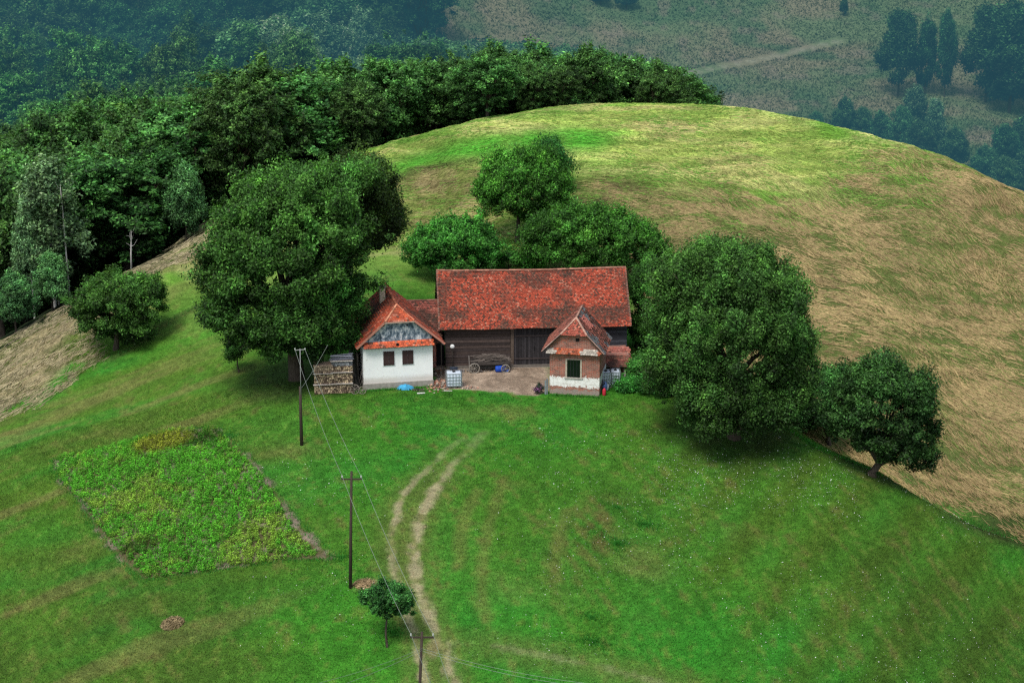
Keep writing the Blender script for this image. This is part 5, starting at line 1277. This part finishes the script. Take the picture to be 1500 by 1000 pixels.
# scrap poles between stack and house
t = place('scrap_pile', 520, 571, 'tangle of dark poles and branches leaning between firewood and farmhouse', 'scrap pile'); rd = random.Random(4); mb = MB()
for k in range(26):
    x = rd.uniform(-.5, .35); mb.bar((x, rd.uniform(-.2, .5), 0), (x + rd.uniform(-.5, .4), rd.uniform(.1, .9), rd.uniform(.5, 2.2)), rd.uniform(.025, .06), None, shd(rd.uniform(.4, 1.6), (.10, .085, .075)))
mb.build('poles', M_WOODC, t)
# blue tarpaulin
def tarp(px, py, w, d, h, col, name, label, cat, seed):
    p = hit(px, py); n, m = 22, 10; X, Y = np.meshgrid(np.linspace(-w/2, w/2, n), np.linspace(-d/2, d/2, m)); rr = np.hypot(X / (w/2), Y / (d/2))
    Z = h * np.clip(1 - rr ** 2, 0, 1) ** .7 * (.5 + .9 * fbm(X * 3 + seed, Y * 3, seed, 3)) + .02; X = X * (1 + .12 * (fbm(Y * 3, X * 0 + seed, seed, 2) - .5))
    keep = rr.ravel() < 1.12; F = grid_faces(m, n); F = F[keep[F].all(1)]
    V = np.stack([X, Y, Z], -1).reshape(-1, 3); c = np.asarray(col) * (.6 + .8 * fbm(X.ravel() * 5, Y.ravel() * 5, seed + 3, 2))[:, None]
    me = fast_mesh(name, V, F, c); o = link(name, me, None, (M_PAINT,)); o.location = p; return tag(o, label, cat)
tarp(594, 570, 1.5, .7, .42, (.05, .32, .55), 'tarpaulin', 'crumpled light blue tarpaulin at the foot of the farmhouse front', 'tarpaulin', 3)
t = place('barrel', 733, 545, 'bright blue plastic barrel lying in the yard before the barn', 'barrel', R(12)); mb = MB(); mb.tube([(-.42, 0, .27), (-.36, 0, .27), (-.2, 0, .27), (.2, 0, .27), (.36, 0, .27), (.42, 0, .27)], [.22, .26, .29, .29, .26, .22], 14, (.015, .07, .42)); mb.build('body', M_PAINT, t, True)
mb = MB(); mb.tube([(-.2, 0, .27), (-.16, 0, .27)], .305, 14, (.01, .05, .3)); mb.tube([(.16, 0, .27), (.2, 0, .27)], .305, 14, (.01, .05, .3)); mb.build('rim', M_PAINT, t, True)
t = place('basin', 743, 545, 'small blue basin tipped against the lying barrel', 'basin'); mb = MB(); mb.lathe([(.16, .0), (.26, .2), (.27, .21), (.15, .03)], 0, 0, 12, (.02, .10, .45)); mb.build('body', M_PAINT, t, True)
t = place('bucket', 742, 536, 'rusty brown bucket standing by the barn wall above the blue barrel', 'bucket'); mb = MB(); mb.lathe([(.14, 0), (.19, .36), (.2, .37), (.12, .03)], 0, 0, 12, (.16, .05, .025)); mb.build('body', M_METAL, t, True)
# old farm cart with a load of sticks
t = place('farm_cart', 718, 543, 'old two-wheeled farm cart loaded with brushwood against the barn logs', 'cart', R(4)); rd = random.Random(12); mb = MB()
for k in range(5): mb.box(-1.6, 1.6, -.5 + k * .2, -.32 + k * .2, .62, .66, (.05, .045, .042), .01)
for y in (-.55, .5): mb.box(-1.65, 1.6, y, y + .05, .66, .90, (.060, .052, .048), .01)
mb.bar((1.6, 0, .62), (2.3, -.1, .25), .08, .08, (.12, .1, .09)); mb.build('cart_bed', M_WOODC, t)
mb = MB()
for k in range(60): 
    x = rd.uniform(-.9, 1.1); z = rd.uniform(.8, 1.35); mb.bar((x - rd.uniform(.4, .9), rd.uniform(-.5, .4), z + rd.uniform(-.1, .1)), (x + rd.uniform(.4, .9), rd.uniform(-.5, .4), z + rd.uniform(-.1, .25)), rd.uniform(.02, .045), None, shd(rd.uniform(.5, 1.5), (.15, .125, .11)))
mb.build('brushwood', M_WOODC, t)
for x in (-1.35, 1.25):
    o = wheel_mb(.42 if x < 0 else .34, 10, .09, (.24, .22, .19)).build('wheel', M_WOODC, t, True); o.location = (x, -.72, .42 if x < 0 else .34)
mb = MB(); mb.bar((-1.75, -.6, 0), (-1.8, -.5, 1.5), .05, None, (.3, .28, .26)); mb.build('upright', M_WOODC, t)
# lamp, rubble, boards, flowers, gas bottle, people-height clutter
t = place('yard_lamp', 663, 541, 'round white enamel lamp shade on the corner post of the barn', 'lamp'); t.location.y -= .25; mb = MB(); mb.bar((0, 0, 0), (0, 0, 2.05), .06, None, (.04, .035, .03)); mb.build('post', M_WOODC, t)
mb = MB(); mb.tube([(0, -.02, 2.05), (0, -.10, 2.05), (0, -.14, 2.05)], [.20, .17, .06], 14, (.78, .80, .80)); mb.build('lamp_shade', M_PAINT, t, True)
def rubble(px, py, w, d, h, n, seed, label, cols, sz=(.08, .22)):
    t = place('rubble_heap', px, py, label, 'rubble'); t['kind'] = 'stuff'; rd = random.Random(seed); mb = MB()
    for k in range(n):
        x = rd.gauss(0, w / 3); y = rd.gauss(0, d / 3); z = max(.02, h * math.exp(-(x*x/(w*w/5) + y*y/(d*d/5))) * rd.random()); s = rd.uniform(*sz); a = rd.uniform(0, 3.14)
        c = shd(rd.uniform(.6, 1.2), rd.choice(cols)); dx, dy = math.cos(a) * s / 2, math.sin(a) * s / 2
        mb.bar((x - dx, y - dy, z), (x + dx, y + dy, z + rd.uniform(-.05, .08)), s * .6, s * .45, c)
    mb.build('stones', M_STONE, t); return t
BR = [(.36, .15, .10), (.45, .38, .32), (.20, .15, .12), (.5, .28, .2)]
rubble(644, 566, 1.5, 2.0, .5, 150, 71, 'heap of bricks and stones between the farmhouse and the left water tank', BR)
rubble(644, 548, 1.6, 1.6, .5, 120, 72, 'darker rubble in front of the link shed doorway', [(.13, .10, .08), (.3, .25, .2), (.22, .13, .09)])
rubble(684, 569, 1.1, .5, .22, 50, 73, 'low spill of reddish stones right of the left water tank', [(.45, .27, .2), (.4, .33, .27)])
rubble(690, 545, 3.2, .5, .22, 60, 74, 'line of small grey stones along the foot of the barn logs', [(.26, .24, .22), (.16, .14, .13)])
rubble(612, 573, .9, .3, .2, 36, 75, 'dark weeds and debris at the foot of the farmhouse, right of the tarpaulin', [(.05, .05, .04), (.10, .12, .06)])
t = place('plank', 617, 577, 'short white plank lying in the grass before the farmhouse', 'plank', R(8)); mb = MB(); mb.box(-.32, .3, -.09, .09, .03, .09, (.66, .64, .62), .015); mb.build('board', M_WOODC, t)
t = place('plank', 656, 574, 'pale board lying in the grass below the left water tank', 'plank', R(-6)); mb = MB(); mb.box(-.35, .35, -.08, .08, .03, .08, (.5, .47, .44), .015); mb.build('board', M_WOODC, t)
t = place('grey_post', 800, 578, 'grey weathered board standing at the left corner of the brick hut', 'board'); mb = MB(); mb.box(-.12, .0, -.04, .02, 0, 1.2, (.20, .24, .26), .01); mb.box(.02, .14, -.03, .03, 0, 1.35, (.15, .18, .20), .01); mb.build('board', M_WOODC, t)
t = place('flower_bush', 791, 577, 'small purple flowering bush left of the brick hut', 'shrub'); k = ppm(t.location)
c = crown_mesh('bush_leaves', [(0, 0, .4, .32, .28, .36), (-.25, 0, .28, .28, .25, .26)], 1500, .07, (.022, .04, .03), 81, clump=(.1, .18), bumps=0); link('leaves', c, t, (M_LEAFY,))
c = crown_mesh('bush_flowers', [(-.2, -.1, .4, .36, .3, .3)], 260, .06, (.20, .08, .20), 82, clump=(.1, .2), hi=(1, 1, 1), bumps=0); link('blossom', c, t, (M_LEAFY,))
t = place('gas_bottle', 885, 580, 'red gas bottle standing below the tanks, right of the brick hut', 'gas bottle'); mb = MB(); mb.lathe([(.13, 0), (.15, .05), (.15, .45), (.09, .56), (.03, .58), (.03, .64)], 0, 0, 12, (.50, .03, .05)); mb.build('body', M_PAINT, t, True)
t = place('sack', 886, 574, 'blue and white sack slumped behind the red gas bottle', 'sack'); mb = MB(); mb.blob((0, .1, .38), (.22, .2, .42), (.10, .17, .38), 10, 7, .1, 5); mb.blob((.2, .15, .3), (.16, .15, .3), (.38, .42, .5), 9, 6, .12, 6); mb.blob((-.12, -.02, .7), (.13, .12, .12), (.05, .06, .10), 8, 5, .1, 7); mb.build('cloth', M_PAINT, t, True)
t = place('fence_post', 915, 560, 'short pale fence post right of the pig shed', 'post'); mb = MB(); mb.bar((0, 0, 0), (.03, 0, .95), .10, None, (.36, .34, .31)); mb.build('post', M_WOODC, t)

# ------------------------------------------------------------------ power line
def wire(a, b, sag, name, label, r=.011, group=None):
    a = Vector(a); b = Vector(b); n = 18; mb = MB()
    mb.tube([a.lerp(b, i / n) - Vector((0, 0, 4 * sag * (i / n) * (1 - i / n))) for i in range(n + 1)], r, 5, (.4, .4, .4), False)
    return tag(mb.build(name, M_WIRE, None, True), label, 'wire', group)
def at_foot(px, py, foot): return at_Y(px, py, foot[1])
p1 = hit(442, 652); p2 = hit(513, 862); 
p3x = hit(610, 1130, 70)
def pole(p, h, label, arm=None, r=.10, lean=(0, 0), armh=.35, tilt=0.0):
    t = tag(empty('power_pole', p), label, 'power pole', 'wooden poles of the farm power line'); mb = MB(); mb.tube([(0, 0, -.5), (lean[0] * .5, 0, h * .5), (lean[0], lean[1], h)], [r, r * .85, r * .65], 9, (.05, .04, .03)); mb.build('post', M_CREO, t, True); ends = []
    if arm:
        za = h - armh; mb = MB(); mb.bar((lean[0] - arm, 0, za - tilt), (lean[0] + arm, 0, za + tilt), .09, .09, (.05, .04, .03)); ca = mb.build('crossarm', M_CREO, t)
        for s in (-1, 1):
            mb = MB(); x = lean[0] + s * (arm - .05); z0 = za + s * tilt; mb.lathe([(.02, z0 + .03), (.02, z0 + .10), (.055, z0 + .10), (.06, z0 + .16), (.04, z0 + .2), (.045, z0 + .24), (.02, z0 + .26)], x, 0, 10, (.7, .7, .7)); mb.build('insulator', M_PORC, ca, True)
            ends.append(Vector(p) + Vector((x, 0, z0 + .2)))
    return t, ends
# pole by the house: stout timber stub carrying a slim steel riser with a wide bracket
h1 = at_foot(444, 512, p1)[2] - p1[2]; stub = at_foot(442, 566, p1)[2] - p1[2]
t1 = tag(empty('power_pole', p1), 'slim pole by the firewood stacks with a narrow steel bracket on top', 'power pole', 'wooden poles of the farm power line')
mb = MB(); mb.tube([(0, 0, -.5), (0, 0, stub * .6), (.02, 0, stub)], [.14, .12, .10], 9, (.05, .04, .03)); mb.build('post', M_CREO, t1, True)
mb = MB(); mb.tube([(.06, -.08, stub - .6), (.10, -.08, h1 + .1)], [.035, .028], 7, (.3, .3, .3)); mb.build('riser_pipe', M_METAL, t1, True)
e1 = []
mb = MB(); mb.bar((-.30, -.08, h1 - .02), (.50, -.08, h1 + .05), .045, .045, (.36, .37, .36)); br = mb.build('crossarm', M_METAL, t1)
for x in (-.28, .48):
    mb = MB(); mb.lathe([(.02, h1 + .0), (.05, h1 + .05), (.05, h1 + .12), (.02, h1 + .15)], x, -.08, 8, (.6, .6, .6)); mb.build('insulator', M_PORC, br, True); e1.append(Vector(p1) + Vector((x, -.08, h1 + .05)))
h2 = at_foot(519, 690, p2)[2] - p2[2]
t2, e2 = pole(p2, h2, 'tall dark wooden pole between the vegetable plot and the track', (533 - 503) / 2 / ppm((p2[0], p2[1], p2[2] + h2)), .12, ((519 - 513) / ppm(p2) * 1.0, 0), .55)
h3 = at_foot(617, 925, p3x)[2] - p3x[2]
t3, e3 = pole(p3x, h3, 'nearest wooden pole with a short crossarm, rising from the bottom edge', (634 - 599) / 2 / ppm((p3x[0], p3x[1], p3x[2] + h3)), .12, ((617 - 606) / ppm(p3x), 0), .35)
for k, s in enumerate(('left', 'right')):
    wire(e1[k], e2[k], .45, 'power_wire', f'{s} wire strung from the pole by the firewood to the middle pole', group='power wires')
    wire(e2[k], e3[k], .45, 'power_wire', f'{s} wire strung from the middle pole to the nearest pole', group='power wires')
n1 = at_Y(678, 1050, 92.0); 
for k, s in enumerate(('left', 'right')):
    wire(e3[k], Vector(at_Y(650 + 24 * k, 1040, 98.0)), .2, 'power_wire', f'{s} wire leaving the nearest pole over the bottom edge', group='power wires')
c3 = Vector(p3x) + Vector(((617 - 606) / ppm(p3x) - .02, -.1, h3 - 1.15))
wire(c3 + Vector((0, 0, .12)), Vector(at_Y(440, 1006, 104)), .2, 'service_wire', 'upper thin side wire running off the bottom left from the nearest pole', .009, 'thin side wires'); wire(c3, Vector(at_Y(452, 1018, 103)), .2, 'service_wire', 'lower thin side wire running off the bottom left from the nearest pole', .009, 'thin side wires')
wire(c3 + Vector((.05, 0, .1)), Vector(at_Y(960, 1008, 112)), .5, 'service_wire', 'upper thin side wire crossing to the lower right from the nearest pole', .009, 'thin side wires'); wire(c3 + Vector((.05, 0, -.05)), Vector(at_Y(930, 1010, 111)), .5, 'service_wire', 'lower thin side wire crossing to the lower right from the nearest pole', .009, 'thin side wires')
wire(Vector(p1) + Vector((.05, 0, stub - .2)), Vector(at_Y(480, 505, p1[1] + 6)), .15, 'service_wire', 'thin cable climbing from the slim pole toward the great walnut', .010, 'thin side wires')
# ------------------------------------------------------------------ daylight: thin overcast, high soft sun
SUN_EL, SUN_AZ = R(57), R(208)      # azimuth measured from +Y (away from the camera) clockwise
w = bpy.data.worlds.new('World'); scene.world = w; w.use_nodes = True; nt = w.node_tree
bg = nt.nodes['Background']; sky = nt.nodes.new('ShaderNodeTexSky'); sky.sky_type = 'NISHITA'; sky.sun_disc = False
sky.sun_elevation = SUN_EL; sky.sun_rotation = SUN_AZ; sky.altitude = 800; sky.air_density = 1.4; sky.dust_density = 3.0; sky.ozone_density = 2.0
hs_ = nt.nodes.new('ShaderNodeHueSaturation'); hs_.inputs['Saturation'].default_value = .55; nt.links.new(sky.outputs[0], hs_.inputs['Color']); nt.links.new(hs_.outputs[0], bg.inputs['Color']); bg.inputs['Strength'].default_value = .15
sd = bpy.data.lights.new('sun', 'SUN'); sd.energy = 3.0; sd.angle = R(22); sd.color = (1.0, .95, .86)
so = bpy.data.objects.new('sun', sd); COL.objects.link(so)
dv = Vector((math.sin(SUN_AZ) * math.cos(SUN_EL), math.cos(SUN_AZ) * math.cos(SUN_EL), math.sin(SUN_EL)))
so.rotation_euler = dv.to_track_quat('Z', 'Y').to_euler(); so.location = (0, 150, 120)
scene.render.engine = 'CYCLES'
scene.view_settings.view_transform = 'Standard'; scene.view_settings.look = 'None'; scene.view_settings.exposure = 0; scene.view_settings.gamma = 1
cy = scene.cycles; cy.max_bounces = 6; cy.diffuse_bounces = 3; cy.glossy_bounces = 2; cy.transmission_bounces = 3; cy.transparent_max_bounces = 4
cy.sample_clamp_indirect = 4; cy.use_denoising = False; cy.use_adaptive_sampling = True; cy.adaptive_threshold = .01
cy.pixel_filter_type = 'BLACKMAN_HARRIS'; cy.filter_width = 1.3
